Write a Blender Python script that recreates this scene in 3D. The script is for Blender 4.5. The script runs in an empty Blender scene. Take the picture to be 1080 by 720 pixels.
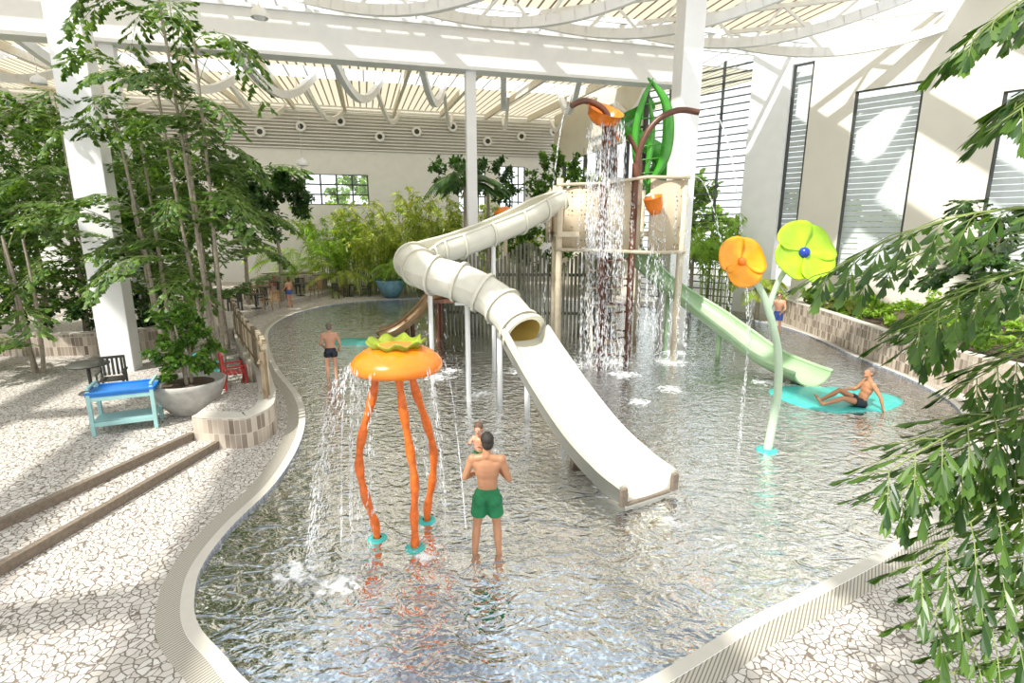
import bpy, math, random
from mathutils import Vector as V, Matrix, noise
R=random.Random(7)
pi=math.pi
U=(.9659,.2588); W=(-.2588,.9659)
def L(a,b,z=0): return V((a*U[0]+b*W[0], a*U[1]+b*W[1], z))
# ---------------------------------------------------------------- mesh accumulator
def frame(d):
    d=d.normalized()
    u=V((0,0,1)) if abs(d.z)<.95 else V((0,1,0))
    s=d.cross(u).normalized()
    return s, s.cross(d).normalized()
class Acc:
    def __init__(s): s.v=[];s.f=[];s.m=[]
    def add(s,vs,fs,m=0):
        n=len(s.v); s.v.extend([tuple(x) for x in vs]); s.f.extend([tuple(i+n for i in f) for f in fs]); s.m.extend([m]*len(fs))
    def box(s,c,size,yaw=0,m=0,rot=None):
        sx,sy,sz=[k/2 for k in size]; M=rot if rot else Matrix.Rotation(yaw,3,'Z'); c=V(c)
        vs=[c+M@V((x*sx,y*sy,z*sz)) for z in(-1,1) for y in(-1,1) for x in(-1,1)]
        s.add(vs,[(0,2,3,1),(4,5,7,6),(0,1,5,4),(2,6,7,3),(0,4,6,2),(1,3,7,5)],m)
    def beam(s,p,q,w,h,m=0):
        p=V(p);q=V(q);d=q-p;a,b=frame(d)
        vs=[o+a*x*w/2+b*y*h/2 for o in(p,q) for x,y in((-1,-1),(1,-1),(1,1),(-1,1))]
        s.add(vs,[(3,2,1,0),(4,5,6,7),(0,1,5,4),(1,2,6,5),(2,3,7,6),(3,0,4,7)],m)
    def tube(s,pts,r,n=8,m=0,cap=True):
        pts=[V(p) for p in pts]; k=len(pts)
        if not isinstance(r,(list,tuple)): r=[r]*k
        vs=[];a=None
        for i,p in enumerate(pts):
            d=(pts[min(i+1,k-1)]-pts[max(i-1,0)])
            if d.length<1e-6: d=V((0,0,1))
            d.normalize()
            if a is None: a,_=frame(d)
            a=(a-d*a.dot(d)).normalized(); b=d.cross(a)
            for j in range(n):
                t=2*pi*j/n; vs.append(p+(a*math.cos(t)+b*math.sin(t))*r[i])
        fs=[(i*n+j,i*n+(j+1)%n,(i+1)*n+(j+1)%n,(i+1)*n+j) for i in range(k-1) for j in range(n)]
        if cap: fs+= [tuple(range(n-1,-1,-1)),tuple((k-1)*n+j for j in range(n))]
        s.add(vs,fs,m)
    def capsule(s,p,r1,q,r2,n=12,m=0):
        p=V(p);q=V(q);d=(q-p); 
        if d.length<1e-5: d=V((0,0,.001))
        d.normalize(); pts=[];rr=[]
        for t in (-.98,-.8,-.5,-.2,0): pts.append(p+d*t*r1); rr.append(r1*math.sqrt(1-t*t))
        for t in (0,.2,.5,.8,.98): pts.append(q+d*t*r2); rr.append(r2*math.sqrt(1-t*t))
        s.tube(pts,rr,n,m)
    def ell(s,c,r,rot=None,n=14,k=9,m=0,noise_=0):
        c=V(c);M=rot or Matrix.Identity(3);vs=[]
        for i in range(k+1):
            t=pi*i/k
            if i in(0,k): t=abs(t-.02)
            for j in range(n):
                u=2*pi*j/n; e=1+(R.uniform(-noise_,noise_) if noise_ else 0)
                vs.append(c+M@V((r[0]*math.sin(t)*math.cos(u)*e,r[1]*math.sin(t)*math.sin(u)*e,r[2]*math.cos(t)*e)))
        fs=[(i*n+j,(i+1)*n+j,(i+1)*n+(j+1)%n,i*n+(j+1)%n) for i in range(k) for j in range(n)]
        fs+=[tuple(range(n)),tuple(k*n+j for j in range(n-1,-1,-1))]
        s.add(vs,fs,m)
    def lathe(s,c,prof,n=32,m=0,rot=None,wob=None):
        c=V(c);M=rot or Matrix.Identity(3);vs=[]
        for r,z in prof:
            for j in range(n):
                t=2*pi*j/n; w=wob(t,r,z) if wob else (1,0)
                vs.append(c+M@V((r*w[0]*math.cos(t),r*w[0]*math.sin(t),z+w[1])))
        k=len(prof)
        s.add(vs,[(i*n+j,i*n+(j+1)%n,(i+1)*n+(j+1)%n,(i+1)*n+j) for i in range(k-1) for j in range(n)],m)
    def prism(s,poly,z0,z1,m=0,mt=None):
        n=len(poly)
        s.add([(x,y,z0) for x,y in poly]+[(x,y,z1) for x,y in poly],[(i,(i+1)%n,n+(i+1)%n,n+i) for i in range(n)],m)
        s.add([(x,y,z1) for x,y in poly],[tuple(range(n))],m if mt is None else mt)
    def drop(s,p,d,l,r,m=0):
        p=V(p);d=V(d).normalized();a,b=frame(d)
        vs=[p-d*l*.5,p+d*l*.5]+[p+d*l*.15+o*r for o in(a,b,-a,-b)]
        s.add(vs,[(0,3,2),(0,4,3),(0,5,4),(0,2,5),(1,2,3),(1,3,4),(1,4,5),(1,5,2)],m)
def empty(name,loc=(0,0,0)):
    e=bpy.data.objects.new(name,None); bpy.context.collection.objects.link(e); e.location=loc; e.empty_display_size=.2; return e
def obj(name,acc,mats,parent=None,smooth=True,mods=()):
    me=bpy.data.meshes.new(name); me.from_pydata(acc.v,[],acc.f); me.update()
    if not isinstance(mats,(list,tuple)): mats=[mats]
    for m in mats: me.materials.append(m)
    me.polygons.foreach_set('material_index',acc.m)
    me.polygons.foreach_set('use_smooth',[smooth]*len(acc.f))
    o=bpy.data.objects.new(name,me); bpy.context.collection.objects.link(o)
    if parent: o.parent=parent
    return o
def remesh(o,vox=.01,sm=4):
    r=o.modifiers.new('R','REMESH'); r.mode='VOXEL'; r.voxel_size=vox; r.use_smooth_shade=True
    if sm: s=o.modifiers.new('S','SMOOTH'); s.iterations=sm; s.factor=.5
    return o
def bevel(o,w=.01,seg=2):
    b=o.modifiers.new('B','BEVEL'); b.width=w; b.segments=seg; b.limit_method='ANGLE'; return o
def cat(pts,n=6,closed=True):
    out=[];k=len(pts);P=[V(p) for p in pts]
    rng=range(k) if closed else range(k-1)
    for i in rng:
        if closed: a,b,c,d=P[(i-1)%k],P[i],P[(i+1)%k],P[(i+2)%k]
        else: a,b,c,d=P[max(i-1,0)],P[i],P[i+1],P[min(i+2,k-1)]
        for j in range(n):
            t=j/n; out.append(.5*((2*b)+(c-a)*t+(2*a-5*b+4*c-d)*t*t+(3*b-a-3*c+d)*t**3))
    if not closed: out.append(P[-1])
    return out
# ---------------------------------------------------------------- materials
def newmat(n):
    m=bpy.data.materials.new(n); m.use_nodes=True; nt=m.node_tree; return m,nt,nt.nodes,nt.links,nt.nodes['Principled BSDF']
def mat(n,c,rough=.5,var=.08,scale=4,bump=0,metal=0,spec=.5,c2=None,coat=0):
    m,nt,N,K,b=newmat(n)
    tc=N.new('ShaderNodeTexCoord'); no=N.new('ShaderNodeTexNoise'); no.inputs['Scale'].default_value=scale; no.inputs['Detail'].default_value=4
    K.new(tc.outputs['Object'],no.inputs['Vector'])
    r=N.new('ShaderNodeValToRGB'); r.color_ramp.elements[0].position=.3; r.color_ramp.elements[1].position=.7
    c2=c2 or tuple(min(1,x*(1+var)) for x in c); c1=tuple(x*(1-var) for x in c)
    r.color_ramp.elements[0].color=(*c1,1); r.color_ramp.elements[1].color=(*c2,1)
    K.new(no.outputs['Fac'],r.inputs['Fac']); K.new(r.outputs['Color'],b.inputs['Base Color'])
    b.inputs['Roughness'].default_value=rough; b.inputs['Metallic'].default_value=metal
    b.inputs['Specular IOR Level'].default_value=spec; b.inputs['Coat Weight'].default_value=coat
    if bump:
        bp=N.new('ShaderNodeBump'); bp.inputs['Strength'].default_value=bump; bp.inputs['Distance'].default_value=.02
        K.new(no.outputs['Fac'],bp.inputs['Height']); K.new(bp.outputs['Normal'],b.inputs['Normal'])
    return m
def leafmat(n,c1,c2,trans=.35,rough=.4):
    m,nt,N,K,b=newmat(n)
    g=N.new('ShaderNodeNewGeometry'); r=N.new('ShaderNodeValToRGB')
    r.color_ramp.elements[0].color=(*c1,1); r.color_ramp.elements[1].color=(*c2,1)
    K.new(g.outputs['Random Per Island'],r.inputs['Fac']); K.new(r.outputs['Color'],b.inputs['Base Color'])
    b.inputs['Roughness'].default_value=rough
    t=N.new('ShaderNodeBsdfTranslucent'); mx=N.new('ShaderNodeMixShader'); mx.inputs[0].default_value=trans
    mm=N.new('ShaderNodeMixRGB'); mm.blend_type='MULTIPLY'; mm.inputs[0].default_value=1; mm.inputs[2].default_value=(1.7,1.7,.6,1)
    K.new(r.outputs['Color'],mm.inputs[1]); K.new(mm.outputs[0],t.inputs['Color'])
    K.new(b.outputs[0],mx.inputs[1]); K.new(t.outputs[0],mx.inputs[2]); K.new(mx.outputs[0],N['Material Output'].inputs[0])
    return m
def paving():
    m,nt,N,K,b=newmat('crazy_paving')
    tc=N.new('ShaderNodeTexCoord'); no=N.new('ShaderNodeTexNoise'); no.inputs['Scale'].default_value=9
    ad=N.new('ShaderNodeMixRGB'); ad.blend_type='ADD'; ad.inputs[0].default_value=.06
    K.new(tc.outputs['Object'],no.inputs['Vector']); K.new(tc.outputs['Object'],ad.inputs[1]); K.new(no.outputs['Color'],ad.inputs[2])
    ve=N.new('ShaderNodeTexVoronoi'); ve.feature='DISTANCE_TO_EDGE'; ve.inputs['Scale'].default_value=11.5
    vc=N.new('ShaderNodeTexVoronoi'); vc.inputs['Scale'].default_value=11.5
    K.new(ad.outputs[0],ve.inputs['Vector']); K.new(ad.outputs[0],vc.inputs['Vector'])
    r=N.new('ShaderNodeValToRGB'); r.color_ramp.elements[0].position=.035; r.color_ramp.elements[1].position=.09
    K.new(ve.outputs['Distance'],r.inputs['Fac'])
    cr=N.new('ShaderNodeValToRGB'); cr.color_ramp.elements[0].color=(.46,.42,.365,1); cr.color_ramp.elements[1].color=(.67,.645,.60,1)
    K.new(vc.outputs['Color'],cr.inputs['Fac'])
    mx=N.new('ShaderNodeMixRGB'); mx.inputs[1].default_value=(.16,.13,.10,1)
    K.new(r.outputs['Color'],mx.inputs[0]); K.new(cr.outputs['Color'],mx.inputs[2]); K.new(mx.outputs[0],b.inputs['Base Color'])
    b.inputs['Roughness'].default_value=.55
    bp=N.new('ShaderNodeBump'); bp.inputs['Strength'].default_value=.4; bp.inputs['Distance'].default_value=.01
    K.new(r.outputs['Color'],bp.inputs['Height']); K.new(bp.outputs['Normal'],b.inputs['Normal'])
    return m
def mosaic():
    m,nt,N,K,b=newmat('pool_mosaic')
    tc=N.new('ShaderNodeTexCoord'); vc=N.new('ShaderNodeTexVoronoi'); vc.inputs['Scale'].default_value=28
    K.new(tc.outputs['Object'],vc.inputs['Vector'])
    cr=N.new('ShaderNodeValToRGB'); e=cr.color_ramp.elements; e[0].color=(.13,.142,.165,1); e[1].color=(.50,.545,.61,1)
    x=e.new(.55); x.color=(.25,.275,.315,1)
    K.new(vc.outputs['Color'],cr.inputs['Fac'])
    K.new(cr.outputs['Color'],b.inputs['Base Color']); b.inputs['Roughness'].default_value=.4
    return m
FOAM=[(-2.75,6.05,.5),(-2.15,5.85,.45),(-1.2,6.4,.25),(3.3,17.2,1.3),(5.2,17.0,1.1),(1.8,16.6,1.0),(3.4,15.4,.9),(5.8,18.4,1.2),(-2.2,15.2,.9),(7.9,14.2,.8),(7.2,14.7,.6),(2.4,7.3,.35),(-1.9,15.9,.7),(0.4,15.8,1.0),(-5.2,20,.9),(4.4,14.0,.7),(-.9,13.6,.7),(3.2,12.9,.6)]
def watermat():
    m,nt,N,K,b=newmat('pool_water'); out=N['Material Output']
    N.remove(b)
    geo=N.new('ShaderNodeNewGeometry'); mp=N.new('ShaderNodeMapping'); mp.inputs['Scale'].default_value=(1,1.5,1); mp.inputs['Rotation'].default_value=(0,0,.5)
    K.new(geo.outputs['Position'],mp.inputs['Vector'])
    n1=N.new('ShaderNodeTexNoise'); n1.inputs['Scale'].default_value=2.6; n1.inputs['Detail'].default_value=2; n1.inputs['Distortion'].default_value=1.6
    n2=N.new('ShaderNodeTexNoise'); n2.inputs['Scale'].default_value=9; n2.inputs['Detail'].default_value=1; n2.inputs['Distortion'].default_value=.8
    K.new(mp.outputs[0],n1.inputs['Vector']); K.new(mp.outputs[0],n2.inputs['Vector'])
    ma=N.new('ShaderNodeMath'); ma.operation='MULTIPLY_ADD'; ma.inputs[1].default_value=.2
    K.new(n2.outputs['Fac'],ma.inputs[0]); K.new(n1.outputs['Fac'],ma.inputs[2])
    bp=N.new('ShaderNodeBump'); bp.inputs['Strength'].default_value=1; bp.inputs['Distance'].default_value=.045
    K.new(ma.outputs[0],bp.inputs['Height'])
    fr=N.new('ShaderNodeFresnel'); fr.inputs['IOR'].default_value=1.3; K.new(bp.outputs[0],fr.inputs['Normal'])
    gl=N.new('ShaderNodeBsdfGlossy'); gl.inputs['Roughness'].default_value=.05; K.new(bp.outputs[0],gl.inputs['Normal'])
    tr=N.new('ShaderNodeBsdfTransparent'); tr.inputs[0].default_value=(.90,.955,.985,1)
    mx=N.new('ShaderNodeMixShader'); K.new(fr.outputs[0],mx.inputs[0]); K.new(tr.outputs[0],mx.inputs[1]); K.new(gl.outputs[0],mx.inputs[2])
    last=None
    for x,y,r in FOAM:
        d=N.new('ShaderNodeVectorMath'); d.operation='DISTANCE'; d.inputs[1].default_value=(x,y,-.03); K.new(geo.outputs['Position'],d.inputs[0])
        q=N.new('ShaderNodeMapRange'); q.inputs['From Min'].default_value=r; q.inputs['From Max'].default_value=0; q.inputs['To Min'].default_value=0; q.inputs['To Max'].default_value=.46; K.new(d.outputs['Value'],q.inputs['Value'])
        if last is None: last=q.outputs[0]
        else:
            k=N.new('ShaderNodeMath'); k.operation='MAXIMUM'; K.new(last,k.inputs[0]); K.new(q.outputs[0],k.inputs[1]); last=k.outputs[0]
    n3=N.new('ShaderNodeTexNoise'); n3.inputs['Scale'].default_value=9; n3.inputs['Detail'].default_value=6; n3.inputs['Distortion'].default_value=.6; K.new(geo.outputs['Position'],n3.inputs['Vector'])
    s=N.new('ShaderNodeMath'); s.operation='ADD'; K.new(last,s.inputs[0]); K.new(n3.outputs['Fac'],s.inputs[1])
    fm=N.new('ShaderNodeMapRange'); fm.inputs['From Min'].default_value=.72; fm.inputs['From Max'].default_value=.95; fm.inputs['To Max'].default_value=.85; K.new(s.outputs[0],fm.inputs['Value'])
    df=N.new('ShaderNodeBsdfDiffuse'); df.inputs[0].default_value=(.9,.93,.94,1)
    m2=N.new('ShaderNodeMixShader'); K.new(fm.outputs[0],m2.inputs[0]); K.new(mx.outputs[0],m2.inputs[1]); K.new(df.outputs[0],m2.inputs[2]); K.new(m2.outputs[0],out.inputs[0])
    return m
def dropmat():
    m,nt,N,K,b=newmat('falling_water')
    b.inputs['Base Color'].default_value=(.95,.97,.98,1); b.inputs['Roughness'].default_value=.15
    t=N.new('ShaderNodeBsdfTransparent'); no=N.new('ShaderNodeTexNoise'); no.inputs['Scale'].default_value=5
    mr=N.new('ShaderNodeMapRange'); mr.inputs['To Min'].default_value=.2; mr.inputs['To Max'].default_value=.65
    K.new(no.outputs['Fac'],mr.inputs['Value'])
    mx=N.new('ShaderNodeMixShader'); K.new(mr.outputs[0],mx.inputs[0]); K.new(t.outputs[0],mx.inputs[1]); K.new(b.outputs[0],mx.inputs[2]); K.new(mx.outputs[0],N['Material Output'].inputs[0])
    return m
def stripes(n,c1,c2,scale,rotz,edge=.12,rough=.6,trans=0):
    m,nt,N,K,b=newmat(n); tc=N.new('ShaderNodeTexCoord'); mp=N.new('ShaderNodeMapping'); mp.inputs['Rotation'].default_value=(0,0,rotz)
    K.new(tc.outputs['Object'],mp.inputs['Vector']); sx=N.new('ShaderNodeSeparateXYZ'); K.new(mp.outputs[0],sx.inputs[0])
    q=N.new('ShaderNodeMath'); q.operation='MULTIPLY'; q.inputs[1].default_value=scale; K.new(sx.outputs[0],q.inputs[0])
    fr=N.new('ShaderNodeMath'); fr.operation='FRACT'; K.new(q.outputs[0],fr.inputs[0])
    r=N.new('ShaderNodeValToRGB'); r.color_ramp.interpolation='CONSTANT'; r.color_ramp.elements[0].color=(*c2,1); r.color_ramp.elements[1].position=edge; r.color_ramp.elements[1].color=(*c1,1)
    K.new(fr.outputs[0],r.inputs['Fac']); K.new(r.outputs['Color'],b.inputs['Base Color']); b.inputs['Roughness'].default_value=rough
    if trans:
        t=N.new('ShaderNodeBsdfTranslucent'); K.new(r.outputs['Color'],t.inputs[0]); mx=N.new('ShaderNodeMixShader'); mx.inputs[0].default_value=trans
        K.new(b.outputs[0],mx.inputs[1]); K.new(t.outputs[0],mx.inputs[2]); K.new(mx.outputs[0],N['Material Output'].inputs[0])
    return m
def tilemat():
    m,nt,N,K,b=newmat('vertical_tiles'); tc=N.new('ShaderNodeTexCoord')
    uv=tc.outputs['UV']
    br=N.new('ShaderNodeTexBrick'); br.offset=0; K.new(uv,br.inputs['Vector'])
    br.inputs['Color1'].default_value=(.58,.50,.40,1); br.inputs['Color2'].default_value=(.17,.125,.09,1); br.inputs['Mortar'].default_value=(.55,.51,.45,1)
    br.inputs['Scale'].default_value=1; br.inputs['Brick Width'].default_value=.11; br.inputs['Row Height'].default_value=.3; br.inputs['Mortar Size'].default_value=.006
    K.new(br.outputs['Color'],b.inputs['Base Color']); b.inputs['Roughness'].default_value=.3
    return m
def perf():
    m,nt,N,K,b=newmat('perforated_panel'); tc=N.new('ShaderNodeTexCoord'); v=N.new('ShaderNodeTexVoronoi'); v.inputs['Scale'].default_value=7.5; v.inputs['Randomness'].default_value=.35
    K.new(tc.outputs['Object'],v.inputs['Vector']); r=N.new('ShaderNodeMath'); r.operation='LESS_THAN'; r.inputs[1].default_value=.22; K.new(v.outputs['Distance'],r.inputs[0])
    b.inputs['Base Color'].default_value=(.50,.41,.28,1); b.inputs['Roughness'].default_value=.4
    t=N.new('ShaderNodeBsdfTransparent'); mx=N.new('ShaderNodeMixShader'); K.new(r.outputs[0],mx.inputs[0]); K.new(b.outputs[0],mx.inputs[1]); K.new(t.outputs[0],mx.inputs[2]); K.new(mx.outputs[0],N['Material Output'].inputs[0])
    return m
def glassmat():
    m,nt,N,K,b=newmat('window_glass'); t=N.new('ShaderNodeBsdfTransparent'); t.inputs[0].default_value=(.93,.97,.95,1); g=N.new('ShaderNodeBsdfGlossy'); g.inputs['Roughness'].default_value=.02
    mx=N.new('ShaderNodeMixShader'); mx.inputs[0].default_value=.06; K.new(t.outputs[0],mx.inputs[1]); K.new(g.outputs[0],mx.inputs[2]); K.new(mx.outputs[0],N['Material Output'].inputs[0]); return m
M={}
M['pave']=paving(); M['mosaic']=mosaic(); M['water']=watermat(); M['drop']=dropmat(); M['tile']=tilemat(); M['perf']=perf(); M['glass']=glassmat()
M['rim']=mat('rim_stone',(.56,.53,.46),.5,.05); M['grate']=stripes('overflow_grate',(.46,.43,.36),(.18,.165,.13),28,.6,.35)
M['nosing']=mat('step_nosing',(.19,.15,.11),.7,.2,20); M['cream']=mat('cream_wall',(.70,.665,.56),.8,.03,1); M['white']=mat('white_paint',(.84,.84,.81),.5,.03,2)
M['steel']=mat('white_steel',(.80,.795,.77),.4,.03,2); M['roof']=stripes('roof_planks',(.78,.70,.54),(.13,.10,.06),2.2,-.2618,.2,.6,.36)
M['wood']=mat('timber',(.76,.70,.58),.6,.1,6); M['orange']=mat('orange_gelcoat',(.80,.20,.008),.25,.08,5,coat=.2); M['orangeleg']=mat('orange_leg',(.64,.13,.01),.3,.25,14)
M['slide']=mat('cream_fibreglass',(.68,.655,.54),.25,.05,3,coat=.2); M['slidein']=mat('slide_inner',(.66,.65,.54),.2,.04,3,coat=.3); M['yellowin']=mat('yellow_inner',(.58,.43,.12),.3,.05,4)
M['green']=mat('light_green_fibreglass',(.34,.50,.28),.25,.05,3,coat=.2); M['brightgreen']=mat('bright_green',(.05,.30,.02),.25,.15,3,coat=.2)
M['lime']=mat('lime_petal',(.32,.54,.012),.3,.14,4); M['amber']=mat('amber_petal',(.80,.31,.008),.3,.18,4); M['frill']=mat('frill_olive',(.22,.28,.015),.3,.25,5); M['blue']=mat('blue_ball',(.01,.04,.32),.2); M['palegreen']=mat('pale_green_pipe',(.46,.60,.42),.3,.05)
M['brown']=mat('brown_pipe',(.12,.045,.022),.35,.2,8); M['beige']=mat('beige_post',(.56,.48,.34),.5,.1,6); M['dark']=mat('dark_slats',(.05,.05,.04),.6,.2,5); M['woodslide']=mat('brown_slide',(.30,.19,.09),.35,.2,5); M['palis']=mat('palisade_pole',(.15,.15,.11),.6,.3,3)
M['teal']=mat('teal',(.05,.42,.37),.3,.15,6); M['tblue']=mat('table_blue',(.02,.17,.52),.3,.08,5); M['paleteal']=mat('pale_teal_paint',(.30,.52,.50),.5,.08,5); M['red']=mat('red_paint',(.50,.04,.04),.4)
M['pot']=mat('concrete_pot',(.40,.385,.35),.8,.15,7,.2); M['bluepot']=mat('glazed_blue_pot',(.10,.22,.28),.25,.2,4); M['soil']=mat('soil',(.09,.06,.04),.95,.3,12,.4)
M['bark']=mat('bark',(.28,.24,.18),.9,.25,12,.5); M['stem']=mat('green_stem',(.20,.26,.07),.6,.2,8)
M['fence']=mat('fence_slat',(.22,.165,.10),.7,.25,3); M['frame']=mat('dark_frame',(.05,.055,.05),.5,.1); M['louver']=mat('louver_blade',(.66,.67,.68),.5,.04); M['band']=mat('acoustic_louver',(.84,.84,.82),.5,.03)
M['skin']=mat('skin',(.54,.28,.17),.45,.06,6); M['skintan']=mat('skin_tan',(.42,.20,.10),.45,.06,6); M['hair']=mat('dark_hair',(.02,.014,.01),.6,.3,60,.5); M['hairb']=mat('brown_hair',(.11,.055,.03),.6,.3,60,.5)
M['tg']=mat('green_trunks',(.006,.15,.05),.7,.25,8,.2); M['tk']=mat('black_trunks',(.01,.015,.025),.6); M['tb']=mat('blue_trunks',(.04,.09,.33),.6); M['lip']=mat('lip',(.40,.12,.10),.5); M['eyew']=mat('eye_white',(.8,.8,.78),.2); M['hairgrey']=mat('greying_hair',(.16,.125,.10),.7,.2,40)
M['lf1']=leafmat('fishtail_leaf',(.03,.085,.016),(.15,.25,.045),.35); M['lf2']=leafmat('ficus_leaf',(.025,.085,.012),(.15,.28,.035),.4); M['lf3']=leafmat('bamboo_leaf',(.20,.32,.04),(.52,.54,.14),.4)
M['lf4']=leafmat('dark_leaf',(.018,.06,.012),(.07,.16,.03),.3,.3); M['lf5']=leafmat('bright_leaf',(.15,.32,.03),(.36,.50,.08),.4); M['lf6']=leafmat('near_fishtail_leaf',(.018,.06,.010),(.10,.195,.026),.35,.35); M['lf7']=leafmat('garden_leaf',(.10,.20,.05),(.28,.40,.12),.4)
# ---------------------------------------------------------------- pool
PO=[(-2.55,4.33),(-2.98,4.68),(-3.46,5.08),(-3.78,5.54),(-4.03,6.17),(-4.12,7.07),(-4.07,8.41),(-4.3,10.03),(-4.79,11.67),(-5.65,13.47),(-7.18,15.87),(-9.0,19.2),(-10.6,23),(-11.1,27),(-10.0,30.5),(-7,32.5),(-3,33),(2,32.5),(6,30.5),(9.5,27.3),(11.6,24.6),(12.1,22.2),(12.0,20.06),(11.7,17.5),(11.54,14.82),(10.9,12.4),(9.3,10.1),(7.4,8.15),(5.35,6.68),(3.88,5.83),(2.69,5.2),(1.91,4.72),(1.1,4.25),(.1,3.8),(-.9,3.65),(-1.8,3.85)]
loop=[(p.x,p.y) for p in cat([V((x,y,0)) for x,y in PO],5)]
n=len(loop)
def off(d):
    o=[]
    for i in range(n):
        a=V(loop[i-1]);b=V(loop[(i+1)%n]);t=(b-a).normalized(); nr=V((-t.y,t.x)); o.append((loop[i][0]+nr.x*d,loop[i][1]+nr.y*d))
    return o
area=sum(loop[i-1][0]*loop[i][1]-loop[i][0]*loop[i-1][1] for i in range(n)); sg=1 if area<0 else -1
o1=off(sg*.14); o2=off(sg*.38)
def ring(A,B,za,zb,m=0,acc=None):
    acc.add([(x,y,za) for x,y in A]+[(x,y,zb) for x,y in B],[(i,(i+1)%n,n+(i+1)%n,n+i) for i in range(n)],m)
a=Acc(); a.add([(x,y,-.16) for x,y in loop],[tuple(range(n))]); ring(loop,loop,-.16,.012,1,a); obj('pool_basin',a,[M['mosaic'],M['mosaic']],smooth=False)
a=Acc(); a.add([(x,y,-.035) for x,y in loop],[tuple(range(n))]); obj('pool_water',a,M['water'],smooth=False)
a=Acc(); ring(loop,o1,.012,.012,0,a); ring(o1,o2,.008,.008,1,a); ring(o2,o2,.008,0,0,a); obj('pool_rim',a,[M['rim'],M['grate']],smooth=False)
import bmesh
bm=bmesh.new(); ed=[]
def addloop(pts):
    vs=[bm.verts.new((x,y,0)) for x,y in pts]
    for i in range(len(vs)): ed.append(bm.edges.new((vs[i],vs[(i+1)%len(vs)])))
addloop(o2); addloop([(-34,-8),(30,-8),(30,60),(-34,60)])
bmesh.ops.triangle_fill(bm,use_beauty=True,use_dissolve=False,edges=ed)
bmesh.ops.recalc_face_normals(bm,faces=bm.faces)
me=bpy.data.meshes.new('floor'); bm.to_mesh(me); bm.free(); me.materials.append(M['pave']); o=bpy.data.objects.new('floor',me); bpy.context.collection.objects.link(o)
for i,(u,v) in enumerate([(.98,9.0),(3.0,6.9),(4.3,10.4),(1.6,10.0)]):
    a=Acc(); a.box((u,v,-.15),(.32,.32,.02),.4); a.box((u,v,-.138),(.24,.24,.01),.4); obj('pool_inlet_plate',a,M['white'],smooth=False)
# steps + upper deck
def lx2(y): return -7.17+.243*(y-6.75)
def lx1(y): return -6.46+.154*(y-5.96)
inner=[(-6.45,10.2),(-6.6,12.0),(-7.5,14.3),(-8.9,16.8),(-10.9,20.3),(-12.4,23.5),(-13,27.5),(-12,33)]
a=Acc(); a.prism([(lx2(0),0),(lx2(10.1),10.1)]+inner+[(-12,40),(-28,40),(-29,0)],0,.3); obj('raised_deck',a,M['pave'],smooth=False)
a=Acc(); a.prism([(lx1(0),0),(lx1(10.0),10.0),(-6.4,10.1),(lx2(0),0)],0,.15); obj('step_tread',a,M['pave'],smooth=False)
a=Acc()
for fx,z in((lx2,.3),(lx1,.15)):
    a.beam((fx(0)-.02,0,z-.012),(fx(10)-.02,10,z-.012),.10,.035); a.beam((fx(0)+.01,0,z-.09),(fx(10)+.01,10,z-.09),.02,.12)
obj('step_nosing',a,M['nosing'],smooth=False)
def wallstrip(name,pts,h,th,z0=0,fill=None,closed=False):
    P=cat([V((x,y,0)) for x,y in pts],5,closed); k=len(P)
    me=bpy.data.meshes.new(name); vs=[];fs=[];uvs=[];ms=[]; s=0
    def q(a,b,c,d,uv,m):
        b0=len(vs); vs.extend([a,b,c,d]); fs.append((b0,b0+1,b0+2,b0+3)); uvs.extend(uv); ms.append(m)
    N=[]
    for i in range(k):
        t=(P[min(i+1,k-1)]-P[max(i-1,0)]) if not closed else (P[(i+1)%k]-P[i-1]); t.normalize(); N.append(V((-t.y,t.x,0))*th)
    rng=range(k if closed else k-1)
    for i in rng:
        j=(i+1)%k; d=(P[j]-P[i]).length; A,B=P[i],P[j]; C,D=A+N[i],B+N[j]
        z=V((0,0,z0)); Z=V((0,0,z0+h)); uv=[(s,0),(s+d,0),(s+d,h),(s,h)]
        q(A+z,B+z,B+Z,A+Z,uv,0); q(D+z,C+z,C+Z,D+Z,uv,0)
        Z2=Z+V((0,0,.03)); q(A+Z2,B+Z2,D+Z2,C+Z2,uv,1); q(A+Z,B+Z,B+Z2,A+Z2,uv,1); q(D+Z,C+Z,C+Z2,D+Z2,uv,1)
        s+=d
    if not closed:
        for i in(0,k-1):
            A=P[i];C=A+N[i]; q(A+V((0,0,z0)),C+V((0,0,z0)),C+V((0,0,z0+h+.03)),A+V((0,0,z0+h+.03)),[(0,0),(th,0),(th,h),(0,h)],0)
    if fill is not None:
        b0=len(vs); vs.extend([V((p.x,p.y,z0+fill)) for p in P]); fs.append(tuple(range(b0,b0+k))); uvs.extend([(0,0)]*k); ms.append(2)
    me.from_pydata([tuple(v) for v in vs],[],fs); me.update(); ul=me.uv_layers.new(name='UVMap')
    for i,u in enumerate(uvs): ul.data[i].uv=u
    for m in(M['tile'],M['rim'],M['soil']): me.materials.append(m)
    me.polygons.foreach_set('material_index',ms); o=bpy.data.objects.new(name,me); bpy.context.collection.objects.link(o); return o
wallstrip('tiled_planter',[(-6.35,9.98),(-5.8,9.9),(-5.25,9.95),(-5.05,10.6),(-5.35,11.5),(-5.85,12.5),(-6.6,13.9),(-7.6,15.4),(-9.2,18),(-11,21.5)],.62,.35)
a=Acc(); a.prism([(-6.4,10.1),(-5.5,10.2),(-5.4,10.6),(-5.7,11.5),(-6.2,12.5),(-6.7,12.4)],0,.6); obj('planter_top_slab',a,M['pave'],smooth=False)
wallstrip('tiled_planter',[(-20,17.0),(-16,16.4),(-13.5,16.6),(-12,17.6),(-12.3,19.5)],.7,.3,.3)
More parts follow.
